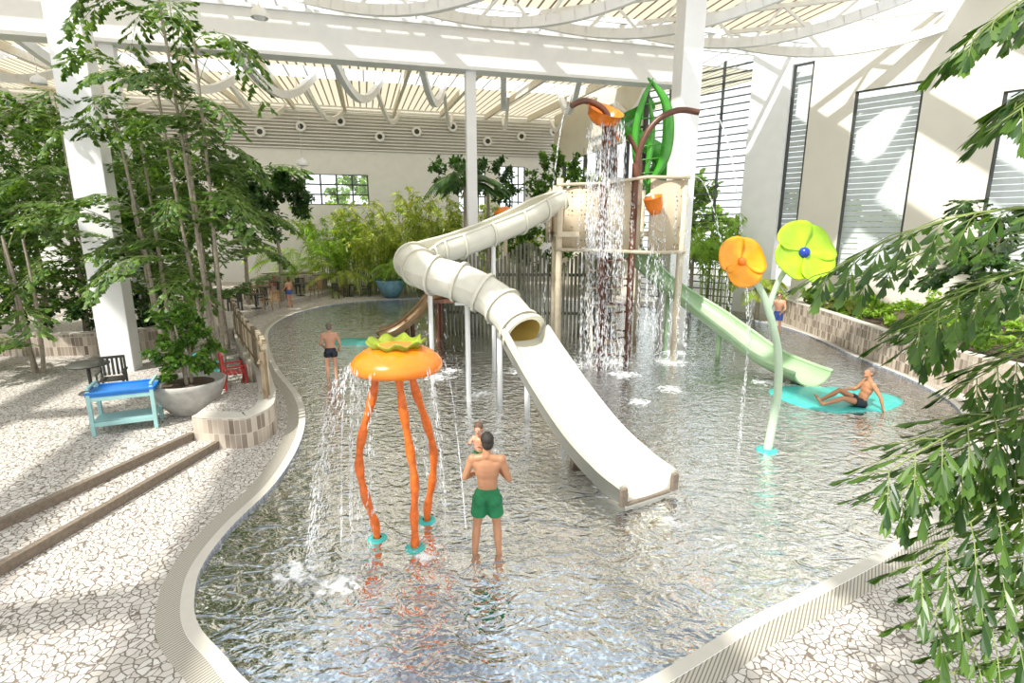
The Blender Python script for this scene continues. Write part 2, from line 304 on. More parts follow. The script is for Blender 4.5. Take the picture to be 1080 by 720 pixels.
wallstrip('tiled_planter',[(12.9,24.9),(12.75,22.5),(12.6,20),(12.3,17.5),(12.15,15.2),(12.4,12.5),(13.4,10.5),(15,9)],1.05,-.3)
a=Acc(); a.prism([(13.0,25),(12.95,22),(12.7,18),(12.5,14),(13.2,11.3),(17,9.5),(22,14),(18.9,20.3),(13.7,25.0)],.5,.9); obj('planter_soil',a,M['soil'],smooth=False)
wallstrip('tiled_planter',[(-16.5,35),(-14.6,34.3),(-12.9,35),(-13,36.5),(-14.8,37),(-16.4,36.4)],1.0,-.25,.3,.9,True)
# fence
a=Acc(); fp=cat([V((-5.32,10.9,0)),V((-5.55,11.6,0)),V((-6.1,12.7,0)),V((-7.0,14.1,0)),V((-8.1,15.8,0)),V((-9.7,18.4,0)),V((-11.3,21.4,0))],16,False)
acc_d=0
for i in range(1,len(fp)):
    acc_d+=(fp[i]-fp[i-1]).length
    if acc_d>.2:
        acc_d=0; d=fp[i]-fp[i-1]; y=math.atan2(d.y,d.x); h=1.40+R.uniform(-.03,.03); a.box((fp[i].x,fp[i].y,.6+h/2-.3),(.09,.09,h-.02),y,R.choice((0,0,1)))
for z in(.85,1.5): a.tube([p+V((-.05,.0,z)) for p in fp[::4]],.035,6)
obj('slat_fence',a,[M['fence'],M['beige']],smooth=False)
# ---------------------------------------------------------------- hall
def column(x,y,w,h,z0=0):
    e=Acc(); e.box((x,y,h/2+z0),(w,w*.8,h),.26); e.box((x,y,z0+.1),(w*1.25,w*1.05,.2),.26)
    bevel(obj('steel_column',e,M['steel'],smooth=False),.02)
column(-11.2,14.8,.78,13,.0); column(6.06,19.9,.78,13.2,-.16)
column(-1.7,23.3,.42,10.6,-.16); column(-14.0,20.1,.45,10.6)
a=Acc(); a.beam(L(-16,22.9,11.25),L(14,22.9,11.25),.5,1.5); a.beam(L(-16,22.9,10.5),L(14,22.9,10.5),.75,.12); a.beam(L(-16,22.9,12.0),L(14,22.9,12.0),.75,.12)
obj('roof_beam',a,M['steel'],smooth=False)
def czz(b): return 12.6 if b<23 else 12.4+(b-24)*.05
a=Acc()
for a0,a1,b0,b1 in((-28,18,16.5,21.8),(-28,22,26.4,33),(-28,22,36,46)):
    z0,z1=czz(b0),czz(b1)
    a.add([L(a0,b0,z0),L(a1,b0,z0),L(a1,b1,z1),L(a0,b1,z1)],[(0,1,2,3)])
obj('ceiling',a,M['roof'],smooth=False)
a=Acc()
for i in range(46):
    x=-27+i*1.05; a.beam(L(x,22.0,12.75),L(x,26.5,12.6),.08,.18)
    a.beam(L(x,33,13.0),L(x,36,13.1),.08,.2)  # bars of the rear roof opening, added to brighten the back of the hall
for b in(22.1,24.2,26.3): a.beam(L(-28,b,12.62),L(20,b,12.62),.12,.25)
obj('skylight_frame',a,M['steel'],smooth=False)
a=Acc()
for i in range(12):
    x=-27+i*3.7; a.beam(L(x,26.4,12.25),L(x,45.7,13.22),.2,.4)
obj('timber_purlin',a,M['wood'],smooth=False)
a=Acc()
for i in range(18):
    x=-24+i*2.7; a.beam(L(x,-7,13),L(x,16.5,13),.75,.4)
for b in(-6,1,8,16.4): a.beam(L(-28,b,13.35),L(24,b,13.35),.5,.5)
obj('unseen_shadow_rafters',a,M['steel'],smooth=False)  # unseen open rafters, added to break the sun into striped patches
def truss(a0,b0,a1,b1,sag,z0,z1,st=0,w=.20,h=.30):
    A=Acc(); k=20; lo=[];up=[]
    for i in range(k+1):
        t=i/k; aa=a0+(a1-a0)*t; bb=b0+(b1-b0)*t; z=z0+(z1-z0)*t; up.append(L(aa,bb,z)); lo.append(L(aa,bb,z-.15-sag*math.sin(pi*t)))
    for i in range(k):
        A.beam(lo[i],lo[i+1]+(lo[i+1]-lo[i])*.05,w,h)
        if st: A.beam(up[i],up[i+1],.14,.16)
    if st:
        for i in range(2,k,st): A.beam(up[i],lo[min(i+st//2,k)],.09,.09); A.beam(up[i],lo[i-st//2],.09,.09)
    obj('roof_truss',A,M['steel'],smooth=False)
for i in range(10): truss(-20+i*3.7,23.4,-17.2+i*3.7,34.5,1.9,12.3,12.9,0,.26,.36)
for i in range(5): truss(-2+i*4.2,22.3,6.5+i*4.2,16.6,1.0,12.5,12.5,5,.20,.34)
for i in range(9): truss(-20+i*4.2,36,-18+i*4.2,45.6,1.3,12.9,13.3)
def wbox(A,a0,a1,b,z0,z1,th=.3,m=0):
    A.beam(L(a0,b,(z0+z1)/2),L(a1,b,(z0+z1)/2),th,z1-z0,m)
a=Acc(); wins=[(-4.5,.3,6.1,8.4),(7.6,9.9,5.6,9.4),(11.2,13.4,5.0,9.4)]
x=-30
for w0,w1,z0,z1 in wins:
    wbox(a,x,w0,46,0,10.2); wbox(a,w0,w1,46,0,z0); wbox(a,w0,w1,46,z1,10.2); x=w1
wbox(a,x,17,46,0,10.2); obj('wall_back',a,M['white'],smooth=False)
for wn,(w0,w1,z0,z1) in zip((1,6,7),wins):
    a=Acc()
    for k in range(5): xx=w0+(w1-w0)*k/4; a.beam(L(xx,45.9,z0),L(xx,45.9,z1),.1,.1)
    for k in range(4): zz=z0+(z1-z0)*k/3; a.beam(L(w0,45.9,zz),L(w1,45.9,zz),.1,.1)
    a.add([L(w0,46,z0),L(w1,46,z0),L(w1,46,z1),L(w0,46,z1)],[(0,1,2,3)],1)
    obj(f'window_{wn}',a,[M['frame'],M['glass']],smooth=False)
a=Acc(); wbox(a,-30,17,46.2,10.2,14,.1,1)
for i in range(14): zz=10.3+i*.24; a.beam(L(-30,45.8,zz),L(17,45.8,zz),.22,.09)
RB=Matrix.Rotation(.2618,3,'Z')@Matrix.Rotation(pi/2,3,'X')
for i in range(12):
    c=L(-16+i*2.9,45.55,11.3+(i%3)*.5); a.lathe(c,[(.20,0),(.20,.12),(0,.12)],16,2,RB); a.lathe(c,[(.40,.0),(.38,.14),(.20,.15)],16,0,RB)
obj('acoustic_louver_band',a,[M['band'],M['cream'],M['dark']],smooth=False)
a=Acc(); a.beam(L(-30,-7,6.5),L(-30,46,6.5),.3,13); obj('wall_left',a,M['cream'],smooth=False)
def RW(s,z=0,o=0): return V((13.7+.68*s+.73*o,26-.73*s+.68*o,z))
def rbox(A,s0,s1,z0,z1,th=.35,o=0,m=0): A.beam(RW(s0,(z0+z1)/2,o),RW(s1,(z0+z1)/2,o),th,z1-z0,m)
a=Acc()
rbox(a,0,1.77,0,14); rbox(a,1.77,4.2,0,2.15); rbox(a,1.77,4.2,10.03,14); rbox(a,4.2,6.65,0,14); rbox(a,6.65,9.6,0,2.3); rbox(a,6.65,9.6,9.2,14); rbox(a,9.6,16,0,14)
obj('wall_right',a,M['cream'],smooth=False)
a=Acc(); rbox(a,-2.74,-.92,0,13.5,.6); obj('wall_pillar',a,M['white'],smooth=False)
wi=2
for s0,s1,z0,z1 in((1.77,4.2,2.15,10.03),(6.65,9.6,2.3,9.2),(-.9,-.02,4.0,11.6)):
    a=Acc()
    for s in(s0,s1): a.beam(RW(s,z0),RW(s,z1),.12,.2)
    for z in(z0,z1): a.beam(RW(s0,z),RW(s1,z),.2,.08)
    a.add([RW(s0,z0,.1),RW(s1,z0,.1),RW(s1,z1,.1),RW(s0,z1,.1)],[(0,1,2,3)],1)
    k=int((z1-z0)/.24)
    for i in range(k):
        z=z0+.05+i*.24; A0=RW(s0-.3,z,.42);B0=RW(s1+.3,z,.42);A1=RW(s0-.3,z+.19,.45);B1=RW(s1+.3,z+.19,.45); tz=V((0,0,.03))
        a.add([A0,B0,B1,A1,A0-tz,B0-tz,B1-tz,A1-tz],[(0,1,2,3),(7,6,5,4),(0,4,5,1),(2,6,7,3)],2)
    obj(f'window_{wi}',a,[M['frame'],M['glass'],M['louver']],smooth=False); wi+=1
a=Acc()
for i in range(5): s=-2.8-i*1.51; a.beam(RW(s,0),RW(s,12.5),.10,.16)
for i in range(34): z=.3+i*.36; a.beam(RW(-2.8,z),RW(-8.85,z),.12,.05)
a.add([RW(-2.8,0,.1),RW(-8.85,0,.1),RW(-8.85,12.5,.1),RW(-2.8,12.5,.1)],[(0,1,2,3)],1)
obj('window_5',a,[M['frame'],M['glass']],smooth=False)
a=Acc(); q0=RW(-8.85); q1=q0+V((-.2588*15.4,.9659*15.4,0)); a.beam(q0+V((0,0,1.5)),q1+V((0,0,1.5)),.3,3); a.beam(q0+V((0,0,11.5)),q1+V((0,0,11.5)),.3,4); a.beam(q0+V((0,0,6.5)),q0+V((-.2,.7,6.5)),.3,13)
for i in range(8): c=q0.lerp(q1,i/7); a.beam(c+V((0,0,3)),c+V((0,0,10)),.3,.2,1)
obj('wall_side',a,[M['cream'],M['frame']],smooth=False)
for x,y,z,zt in((-11.3,30,7.7,12.5),(-19.8,24,10.3,12.5),(-8.6,20,11.4,12.6)):
    a=Acc(); a.lathe((x,y,z),[(.28,-.12),(.30,0),(.2,.16),(.06,.22),(.04,.3)],24); a.tube([(x,y,z+.25),(x,y,zt)],.015,6); a.ell((x,y,z-.06),(.2,.2,.12)); obj('pendant_lamp',a,M['white'])
# ---------------------------------------------------------------- plants
UP=V((0,0,1))
def bez(p,q,r,t): return p*(1-t)**2+q*2*t*(1-t)+r*t*t
def leaflet(A,p,d,nrm,l,w,m=0,kind=0):
    d=d.normalized(); s=d.cross(nrm)
    if s.length<1e-3: s=d.cross(V((1,0,0)))
    s.normalize(); nn=s.cross(d); fold=.18
    if kind==0: # fishtail
        A.add([p,p+d*l,p+d*l*.84+s*w*.45-nn*w*fold*.4,p+d*l*.93+s*w-nn*w*fold,p+d*l*.72+s*w*.95-nn*w*fold,p+d*l*.4+s*w*.5,
               p+d*l*.86-s*w*.4-nn*w*fold*.4,p+d*l*.78-s*w*.85-nn*w*fold,p+d*l*.62-s*w*.8-nn*w*fold,p+d*l*.35-s*w*.42],
              [(0,1,2,3,4,5),(0,9,8,7,6,1)],m)
    elif kind==1: # lanceolate
        b=-nn*l*.12
        A.add([p,p+d*l*.45+s*w+nn*w*.3,p+d*l+b,p+d*l*.45-s*w+nn*w*.3,p+d*l*.5],[(0,1,2,4),(0,4,2,3)],m)
    else: # ovate
        A.add([p,p+d*l*.35+s*w,p+d*l*.75+s*w*.7,p+d*l-nn*l*.15,p+d*l*.75-s*w*.7,p+d*l*.35-s*w],[(0,1,2,3,4,5)],m)
def rdir(z0=-1,z1=1):
    t=R.uniform(0,2*pi); z=R.uniform(z0,z1); r=math.sqrt(max(0,1-z*z)); return V((r*math.cos(t),r*math.sin(t),z))
def fishfrond(A,p,q,r,nsec,seclen,nl,ll,lw,rad=.012,m=0,ms=1,dr=.25):
    pts=[bez(p,q,r,i/10) for i in range(11)]; A.tube(pts,[rad*(1-.7*i/10) for i in range(11)],5,ms,False)
    for i in range(nsec):
        t=.18+.82*i/(nsec-1); c=bez(p,q,r,t); T=(bez(p,q,r,min(1,t+.03))-bez(p,q,r,t-.03)).normalized()
        S=T.cross(UP); 
        if S.length<.1: S=V((1,0,0))
        S.normalize()
        for sg in(-1,1):
            sl=seclen*(.5+.7*math.sin(pi*min(1,t*.9)))*R.uniform(.8,1.15)
            D=(T*.75+S*sg*.85+V((0,0,R.uniform(-.35,.1)))).normalized()
            e=c+D*sl+V((0,0,-.18*sl)); A.tube([c,c+D*sl*.5,e],[rad*.4,rad*.3,rad*.2],3,ms,False)
            for j in range(nl):
                u=.2+.8*j/max(1,nl-1); b=c.lerp(e,u)
                for s2 in(-1,1):
                    P=D.cross(UP).normalized()*s2
                    dd=D*.9+P*.6*(1.1-u)+V((0,0,-dr+R.uniform(-.3,.15)))
                    leaflet(A,b,dd,UP+rdir()*.4,ll*R.uniform(.7,1.2),lw*R.uniform(.8,1.2),m)
            leaflet(A,e,D+V((0,0,-.3)),UP+rdir()*.3,ll*1.2,lw*1.3,m)
def fishtree(name,base,h,nfr,flen,ll,trunks,zmin=.2,mats=None,lean=.5,lw=.30):
    A=Acc(); base=V(base)
    for k in range(trunks):
        t0=R.uniform(0,2*pi); b=base+V((math.cos(t0),math.sin(t0),0))*.18; hh=h*R.uniform(.75,1)
        top=base+V((math.cos(t0),math.sin(t0),0))*lean*R.uniform(.5,1.3)+V((0,0,hh)); mid=b.lerp(top,.5)+rdir()*.15
        A.tube([bez(b,mid,top,i/8) for i in range(9)],[.055*(1-.5*i/8) for i in range(9)],8,2)
        for f in range(nfr//trunks):
            t=zmin+(1-zmin)*(f+R.random())/(nfr//trunks); p=bez(b,mid,top,t); an=R.uniform(0,2*pi); l=flen*R.uniform(.6,1.15)*(1-.25*max(0,t-.8)/.2)
            d=V((math.cos(an),math.sin(an),0)); up_=.35+.5*(t>.85); fishfrond(A,p,p+d*l*.5+V((0,0,l*R.uniform(up_,up_+.4))),p+d*l+V((0,0,l*R.uniform(-.25,.35+up_*.5))),9,l*.22,4,ll,ll*lw,.012)
    return obj(name,A,mats or [M['lf1'],M['stem'],M['bark']],smooth=False)
def bush(name,blobs,nleaf,l,mat_,stems=None,kind=2,w=.3,droop=.3):
    A=Acc()
    for (c,r) in blobs:
        c=V(c)
        tw=max(6,nleaf//45)
        for k in range(tw):
            d=rdir(-.7,1); rr=R.uniform(.45,.9); p=c+V((d.x*r[0],d.y*r[1],d.z*r[2]))*rr
            d2=(d+rdir()*.7).normalized(); ln=min(r)*R.uniform(.3,.6); e=p+d2*ln+V((0,0,-droop*ln*.6))
            A.tube([p-d2*.2,p.lerp(e,.5),e],[.012,.009,.004],3,1,False)
            for j in range(45):
                u=j/45; b=p.lerp(e,u)+rdir()*ln*.22; leaflet(A,b,d2*.4+rdir()+V((0,0,-droop)),UP+rdir()*.6,l*R.uniform(.6,1.2),l*w,0,kind)
    for s in(stems or []):
        A.tube(s[0],s[1],7,1)
    return obj(name,A,[mat_,M['bark']],smooth=False)
def palm(name,base,h,nf,fl,mat_,trunk=.12,ll=.5,up=.8,lean=V((0,0,0)),lw=.045,nl=26):
    A=Acc(); base=V(base); top=base+V((0,0,h))+lean; 
    if h>.3: A.tube([base.lerp(top,i/6)+V((0,0,0)) for i in range(7)],[trunk*(1.15-.3*i/6) for i in range(7)],9,1)
    for f in range(nf):
        an=f*2.4+R.uniform(-.3,.3); l=fl*R.uniform(.75,1.1); d=V((math.cos(an),math.sin(an),0)); u=up*R.uniform(.4,1.2)
        p=top; q=top+d*l*.45+V((0,0,l*u)); r=top+d*l*.95+V((0,0,l*(u-.75)*R.uniform(.5,1)))
        A.tube([bez(p,q,r,i/8) for i in range(9)],[.02*(1-.8*i/8) for i in range(9)],4,2,False)
        for i in range(nl):
            t=.12+.88*i/nl; c=bez(p,q,r,t); T=(bez(p,q,r,min(1,t+.03))-bez(p,q,r,t-.03)).normalized(); S=T.cross(UP); S=S.normalized() if S.length>.05 else V((1,0,0))
            for sg in(-1,1): leaflet(A,c,T*.7+S*sg*.9+V((0,0,-.35)),UP,ll*math.sin(pi*min(.97,t*.85+.12))*R.uniform(.85,1.1),lw,0,1)
    return obj(name,A,[mat_,M['bark'],M['stem']],smooth=False)
def clump(name,base,r,h,nst,mat_,l=.3,nlf=28,w=.06):
    A=Acc(); base=V(base)
    for k in range(nst):
        an=R.uniform(0,2*pi); rr=r*math.sqrt(R.random()); b=base+V((math.cos(an)*rr,math.sin(an)*rr,0)); hh=h*R.uniform(.6,1); o=V((math.cos(an),math.sin(an),0))*R.uniform(.2,1.0)*r*.7
        q=b+V((0,0,hh*.9)); e=b+o*1.4+V((0,0,hh*R.uniform(.75,1)))
        A.tube([bez(b,q,e,i/6) for i in range(7)],[.025*(1-.8*i/6) for i in range(7)],4,1,False)
        for j in range(nlf):
            t=.3+.7*R.random(); c=bez(b,q,e,t)
            leaflet(A,c,rdir(-.6,.5)+V((0,0,-.35)),UP+rdir()*.5,l*R.uniform(.6,1.3),w,0,1)
    return obj(name,A,[mat_,M['stem']],smooth=False)
fishtree('fishtail_palm_tree',(-7.7,13.6,.3),9.2,40,2.1,.19,4,.32,lean=.7)
fishtree('fishtail_palm_tree',(-9.3,14.2,.3),6.6,20,1.9,.18,3,.3)
fishtree('fishtail_palm_tree',(-12.8,16.4,.3),7.4,30,2.1,.20,3,.2)
fishtree('fishtail_palm_tree',(-9.6,17.6,.3),5.6,18,1.9,.20,3,.3)
e=empty('potted_fig',( -7.13,11.25,.3))
a=Acc(); a.lathe((0,0,0),[(0,.0),(.36,0),(.40,.03),(.60,.30),(.72,.62),(.75,.72),(.71,.74),(.68,.66),(0,.64)],36); obj('bowl_pot',a,M['pot'],e)
a=Acc(); a.lathe((0,0,.655),[(0,0),(.67,0)],24); obj('soil',a,M['soil'],e)
o=bush('foliage',[((0,0,1.4),(.65,.6,.65)),((.1,-.2,1.1),(.6,.5,.4)),((-.1,.1,1.9),(.4,.4,.5))],900,.13,M['lf2'],[([V((x,y,.6)),V((x*1.5,y,1.2)),V((x*3,y*3,2.0))],[.04,.03,.015]) for x,y in((.05,.03),(-.08,.05),(.02,-.1))]); o.parent=e
st=lambda x,y,h:([V((x,y,.3)),V((x+.1,y,h*.5)),V((x-.2,y+.2,h))],[.12,.09,.05])
bush('ficus_tree',[((-15.5,19,5.4),(2.4,2.2,2.4)),((-17.5,17.5,3.4),(2.2,2,2.4)),((-14.4,20.5,2.6),(2.0,2,2.2)),((-13.4,20,4.4),(1.3,1.3,1.6))],3200,.20,M['lf2'],[st(-15.5,19,5),st(-17,18,4),st(-14,20,4)])
bush('ficus_tree',[((-19.5,22,6.8),(3,2.6,2.4)),((-16.5,24,6.9),(2.0,2.0,1.5)),((-20,19,4),(2.4,2.4,3))],3000,.24,M['lf2'],[st(-19.5,22,6),st(-16,24,6)])
bush('shrub_hedge',[((-16,18,1.6),(3,1.2,1.0)),((-13,18.8,1.4),(1.1,1.0,.8)),((-19,16.8,1.5),(2,1.2,1.2))],1800,.18,M['lf4'])
fishtree('fishtail_palm_tree',(-13.4,14.6,.3),3.8,16,1.9,.20,3,.1)
bush('background_tree',[((-14.2,28,4.8),(2.0,1.8,1.6)),((-15.5,29,6.4),(2.4,2,1.8)),((-12.6,29.5,6.0),(1.5,1.4,1.2))],2400,.28,M['lf4'],[st(-14,28,5.4),st(-12.8,29.4,5.6)])
palm('kentia_palm',(-14.6,35.7,1.1),.2,16,3.6,M['lf5'],.15,.9,.9)
for x,y,r,h in((-10.5,38.5,1.8,6.6),(-7.6,37.5,1.8,7.6),(-5.2,36.5,1.6,7.8),(-2.8,37.5,1.8,7.6),(-13.5,40,1.8,6.4),(0,38,1.5,6.0),(-9.0,35.6,1.1,4.8),(-5.2,34.9,1.1,4.6),(-3.2,34.6,1.0,5.4),(-12,37,1.2,5)):
    clump('bamboo_clump',(x,y,0),r,h,34,M['lf3'] if x>-11 else M['lf5'],.5,42,.065)
palm('areca_palm',(-11.2,35.4,0),.8,20,3.4,M['lf3'],.1,.75,.9)
palm('areca_palm',(-6.9,34.4,0),.8,20,3.2,M['lf5'],.1,.7,.9)
palm('areca_palm',(-4.2,33.9,0),1.4,20,3.6,M['lf3'],.1,.8,.9)
palm('tall_palm',(-2.3,27,-.1),6.4,16,2.4,M['lf4'],.11,.7,.7)
bush('background_tree',[((-1.5,34.5,7),(1.9,1.6,1.5)),((-4,36,7.6),(1.6,1.4,1.1))],1500,.28,M['lf4'],[([V((-1.5,34.5,0)),V((-1.5,34.5,6.5))],[.15,.1])])
bush('background_tree',[((2.6,33.5,7),(2.0,1.5,1.8)),((4.2,34,5),(1.4,1.3,2.0)),((1.6,35,3),(2.6,1.4,2))],1800,.28,M['lf2'],[([V((2.6,33.5,0)),V((2.6,33.5,6.5))],[.15,.1])])
palm('areca_palm',(9.3,27.6,-.0),2.8,20,2.8,M['lf5'],.1,.75,.8)
palm('areca_palm',(11.7,25.1,0),1.2,16,1.7,M['lf3'],.1,.6,.9)
clump('bamboo_clump',(10.3,26.7,0),.9,5.5,26,M['lf5'],.38,34,.055)
bush('shrub_hedge',[((13.5,22.6,1.3),(.6,1.6,.6)),((13.4,20,1.25),(.7,1.8,.5)),((13.4,17,1.3),(.8,1.8,.6)),((13.6,13.6,1.3),(1,1.8,.8)),((15.6,18.5,1.5),(1.4,1.8,.8))],1100,.18,M['lf5'])
palm('potted_fan_palm',(13.9,21.5,.9),.3,12,1.2,M['lf3'],.08,.45,.8)
fishtree('rubber_plant',(14.4,16.6,.9),4.6,20,1.3,.26,2,.35,[M['lf4'],M['stem'],M['bark']])
bush('garden_tree',[((20,36,3),(5,3,3.5)),((14.5,41,4),(4,3,4)),((25,31,2.5),(4,2.6,3))],1500,.7,M['lf7'])
bush('garden_tree',[((-14,58,6),(7,3,5)),((6,58,6),(6,3,5))],1500,.7,M['lf7'])
# foreground fishtail palm, rooted on the deck to the right
A=Acc()
for tx,ty,hh in((4.3,3.2,6.2),(4.55,3.7,4.8)):
    A.tube([V((tx,ty,0)),V((tx-.05,ty,hh*.5)),V((tx+.05,ty-.05,hh))],[.09,.075,.04],10,2)
FR=[((4.3,3.2,4.2),(3.2,3.6,4.75),(2.2,3.7,4.0)),((4.55,3.7,4.1),(3.6,3.9,4.5),(2.6,3.9,3.95)),((4.3,3.2,4.0),(3.3,3.4,4.3),(2.65,3.4,3.7)),((4.55,3.7,3.7),(3.7,3.9,4.1),(3.1,3.9,3.5)),
    ((4.3,3.2,3.2),(3.2,3.05,3.55),(2.3,3.0,2.85)),((4.3,3.2,3.1),(3.3,3.3,3.3),(2.55,3.2,2.6)),((4.3,3.2,2.9),(3.4,3.0,3.2),(2.55,2.95,2.25)),((4.3,3.2,2.6),(3.4,3.1,2.9),(2.7,2.95,1.9)),((4.3,3.2,2.3),(3.5,3.0,2.5),(2.85,2.9,1.5)),((4.3,3.2,2.9),(3.6,2.9,3.2),(3.1,2.8,2.4)),((4.3,3.2,2.2),(3.7,2.9,2.3),(3.1,2.75,1.55)),((4.3,3.2,3.4),(3.6,3.1,3.6),(2.95,3.05,3.1)),((4.3,3.2,3.5),(3.7,3.3,3.9),(3.0,3.3,3.35)),((4.3,3.2,3.0),(3.7,3.3,3.3),(3.0,3.3,2.7)),
    ((4.3,3.2,5.7),(3.5,3.5,6.1),(2.85,3.6,5.45)),((4.3,3.2,5.4),(3.6,3.4,5.6),(3.05,3.4,5.0)),((4.3,3.2,5.8),(3.7,3.6,6.2),(3.15,3.7,5.6)),((4.3,3.2,5.2),(3.8,3.5,5.5),(3.2,3.6,5.1)),((4.3,3.2,4.6),(4.8,2.7,5.1),(5.2,2.3,4.3)),((4.3,3.2,3.3),(5.1,3.6,3.9),(5.8,3.9,3.1))]
for p,q,r in FR: fishfrond(A,V(p),V(q),V(r),11,.30,4,.17,.024,.012,dr=.3)
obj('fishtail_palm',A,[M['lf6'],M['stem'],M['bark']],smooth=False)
# ---------------------------------------------------------------- water features
def drops(A,fn,n,l=.09,r=.007):
    for i in range(n):
        p,d=fn(); A.drop(p,d,l*R.uniform(.5,1.5),r*R.uniform(.6,1.3))
e=empty('jellyfish_water_feature',(-1.54,6.9,-.16))
JZ=2.71
a=Acc(); a.lathe((0,0,JZ),[(0,.25),(.14,.245),(.30,.215),(.44,.15),(.55,.07),(.60,0),(.605,-.06),(.58,-.11),(.52,-.12),(.46,-.07),(.2,-.02),(0,-.02)],48); obj('cap',a,M['orange'],e)
a=Acc(); a.lathe((0,0,JZ+.18),[(.24,-.02),(.33,.04),(.38,.10),(.365,.11),(.31,.06),(.2,0)],84,0,None,lambda t,r,z:(1+.07*math.sin(9*t),.03*math.sin(9*t+1))); obj('frill',a,M['frill'],e)
a=Acc(); 
LG=[[(-.28,0,JZ),(-.33,-.02,2.3),(-.48,-.12,1.75),(-.55,-.15,1.3),(-.50,-.12,.8),(-.40,-.08,.35),(-.38,-.08,0)],
    [(.06,-.25,JZ),(.10,-.26,2.2),(.17,-.26,1.6),(.22,-.26,1.1),(.20,-.28,.6),(.2,-.30,.2),(.2,-.3,0)],
    [(.14,.1,JZ),(.2,.12,2.3),(.32,.2,1.8),(.40,.3,1.3),(.36,.36,.8),(.27,.39,.35),(.25,.39,0)]]
for l in LG:
    P=cat([V(p) for p in l],6,False); a.tube(P,[.056+.010*math.sin(i*1.1) for i in range(len(P))],14)
obj('legs',a,M['orangeleg'],e)
a=Acc()
for l in LG: a.lathe(V(l[-1])+V((0,0,.0)),[(.14,.0),(.14,.13),(.12,.145),(.06,.15)],20)
obj('foot_plates',a,M['teal'],e)
a=Acc()
heads=[R.uniform(0,2*pi) for _ in range(18)]
def jd():
    t=R.choice(heads)+R.gauss(0,.035); h=R.random(); r=.6+.28*math.sqrt(h); return V((r*math.cos(t),r*math.sin(t),JZ-h*2.55)),V((math.cos(t)*.15,math.sin(t)*.15,-1))
drops(a,jd,1500,.10,.006)
def jd2():
    t=3.75+R.gauss(0,.2); h=R.random(); r=.6+.7*math.sqrt(h)+R.gauss(0,.03); return V((r*math.cos(t),r*math.sin(t),JZ-h*2.55)),V((math.cos(t)*.3,math.sin(t)*.3,-1))
drops(a,jd2,650,.08,.006)
for cx,cy in((-1.25,-.85),(-.6,-1.0),(.3,-.5)):
    for i in range(70): t=R.uniform(0,2*pi); r=.28*math.sqrt(R.random()); a.drop((cx+r*math.cos(t),cy+r*math.sin(t),.15+abs(R.gauss(0,.05))),rdir(0,1),.03,.007)
obj('water_streams',a,M['drop'],e)
# flowers
e=empty('flower_water_feature',(5.08,9.9,-.16))
a=Acc(); P=cat([V(p) for p in((0,0,0),(.06,0,.7),(.09,0,1.4),(.0,0,2.2),(-.25,0,2.95),(-.42,0,3.3),(-.72,0,3.72))],8,False); a.tube(P,[.085-.03*i/len(P) for i in range(len(P))],14)
P=cat([V(p) for p in((-.25,0,2.95),(-.16,-.02,3.4),(.0,-.04,3.75),(.14,-.06,3.98))],8,False); a.tube(P,.05,12); obj('stem',a,M['palegreen'],e)
a=Acc(); a.lathe((0,0,.0),[(.2,.0),(.2,.14),(.18,.155),(.08,.16)],24); obj('base_plate',a,M['teal'],e)
def flower(name,c,r,petals,mt,center,tilt,yaw=0):
    A=Acc(); Rm=Matrix.Rotation(yaw,3,'Z')@Matrix.Rotation(tilt,3,'X'); c=V(c)
    for k in range(petals):
        t0=2*pi*k/petals+.5; pts=[];NU,NV=9,11
        for i in range(NU):
            u=i/(NU-1)
            for j in range(NV):
                v=j/(NV-1)*2-1; wd=(1.08*pi/petals)*(math.sin(pi*min(1,u*.58+.14))**.5)
                rr=r*(u*(1-.14*v**4*u)+.03); t=t0+v*wd*1.12; pts.append(c+Rm@V((rr*math.cos(t),rr*math.sin(t),.22*r*u*u-.14*r*(1-v*v)*u+.02*(k%2)+.02*math.sin(6*v)*u)))
        A.add(pts,[(i*NV+j,i*NV+j+1,(i+1)*NV+j+1,(i+1)*NV+j) for i in range(NU-1) for j in range(NV-1)])
    o=obj(name,A,mt,e); s=o.modifiers.new('s','SOLIDIFY'); s.thickness=.025
    B=Acc(); B.ell(c+Rm@V((0,0,.04)),(r*.17,)*3,m=0); obj(name+'_center',B,center,e)
flower('green_flower',(.22,-.1,4.0),.60,4,M['lime'],M['blue'],1.15,.15)
flower('orange_flower',(-.88,-.05,3.84),.48,3,M['amber'],M['orange'],1.2,.2)
a=Acc()
def fd():
    h=R.random(); return V((-.62+.0*h+R.gauss(0,.02),-.12+R.gauss(0,.02),3.6-h*3.5)),V((0,0,-1))
drops(a,fd,260,.1,.005)
obj('water_stream',a,M['drop'],e)
# ---------------------------------------------------------------- slides
def flume(A,path,r,a0,a1,mo=0,mi=1,th=.045,n=18,squash=1.0,rolls=None):
    P=cat([V(p) for p in path],8,False); k=len(P); vo=[];vi=[]
    for i,p in enumerate(P):
        T=(P[min(i+1,k-1)]-P[max(i-1,0)]).normalized(); S=T.cross(UP).normalized(); B=S.cross(T)
        for j in range(n+1):
            t=a0+(a1-a0)*j/n; d=S*math.cos(t)+B*math.sin(t)*squash
            vo.append(p+d*r); vi.append(p+d*(r-th))
    q=n+1
    A.add(vo,[(i*q+j,(i+1)*q+j,(i+1)*q+j+1,i*q+j+1) for i in range(k-1) for j in range(n)],mo)
    A.add(vi,[(i*q+j,i*q+j+1,(i+1)*q+j+1,(i+1)*q+j) for i in range(k-1) for j in range(n)],mi)
    A.add(vo+vi,[(i*q+j,(i+1)*q+j,(i+1)*q+j+k*q,i*q+j+k*q) for i in range(k-1) for j in(0,n)]+[(i*q+j,i*q+j+1,i*q+j+1+k*q,i*q+j+k*q) for i in(0,k-1) for j in range(n)],mo)
    return P
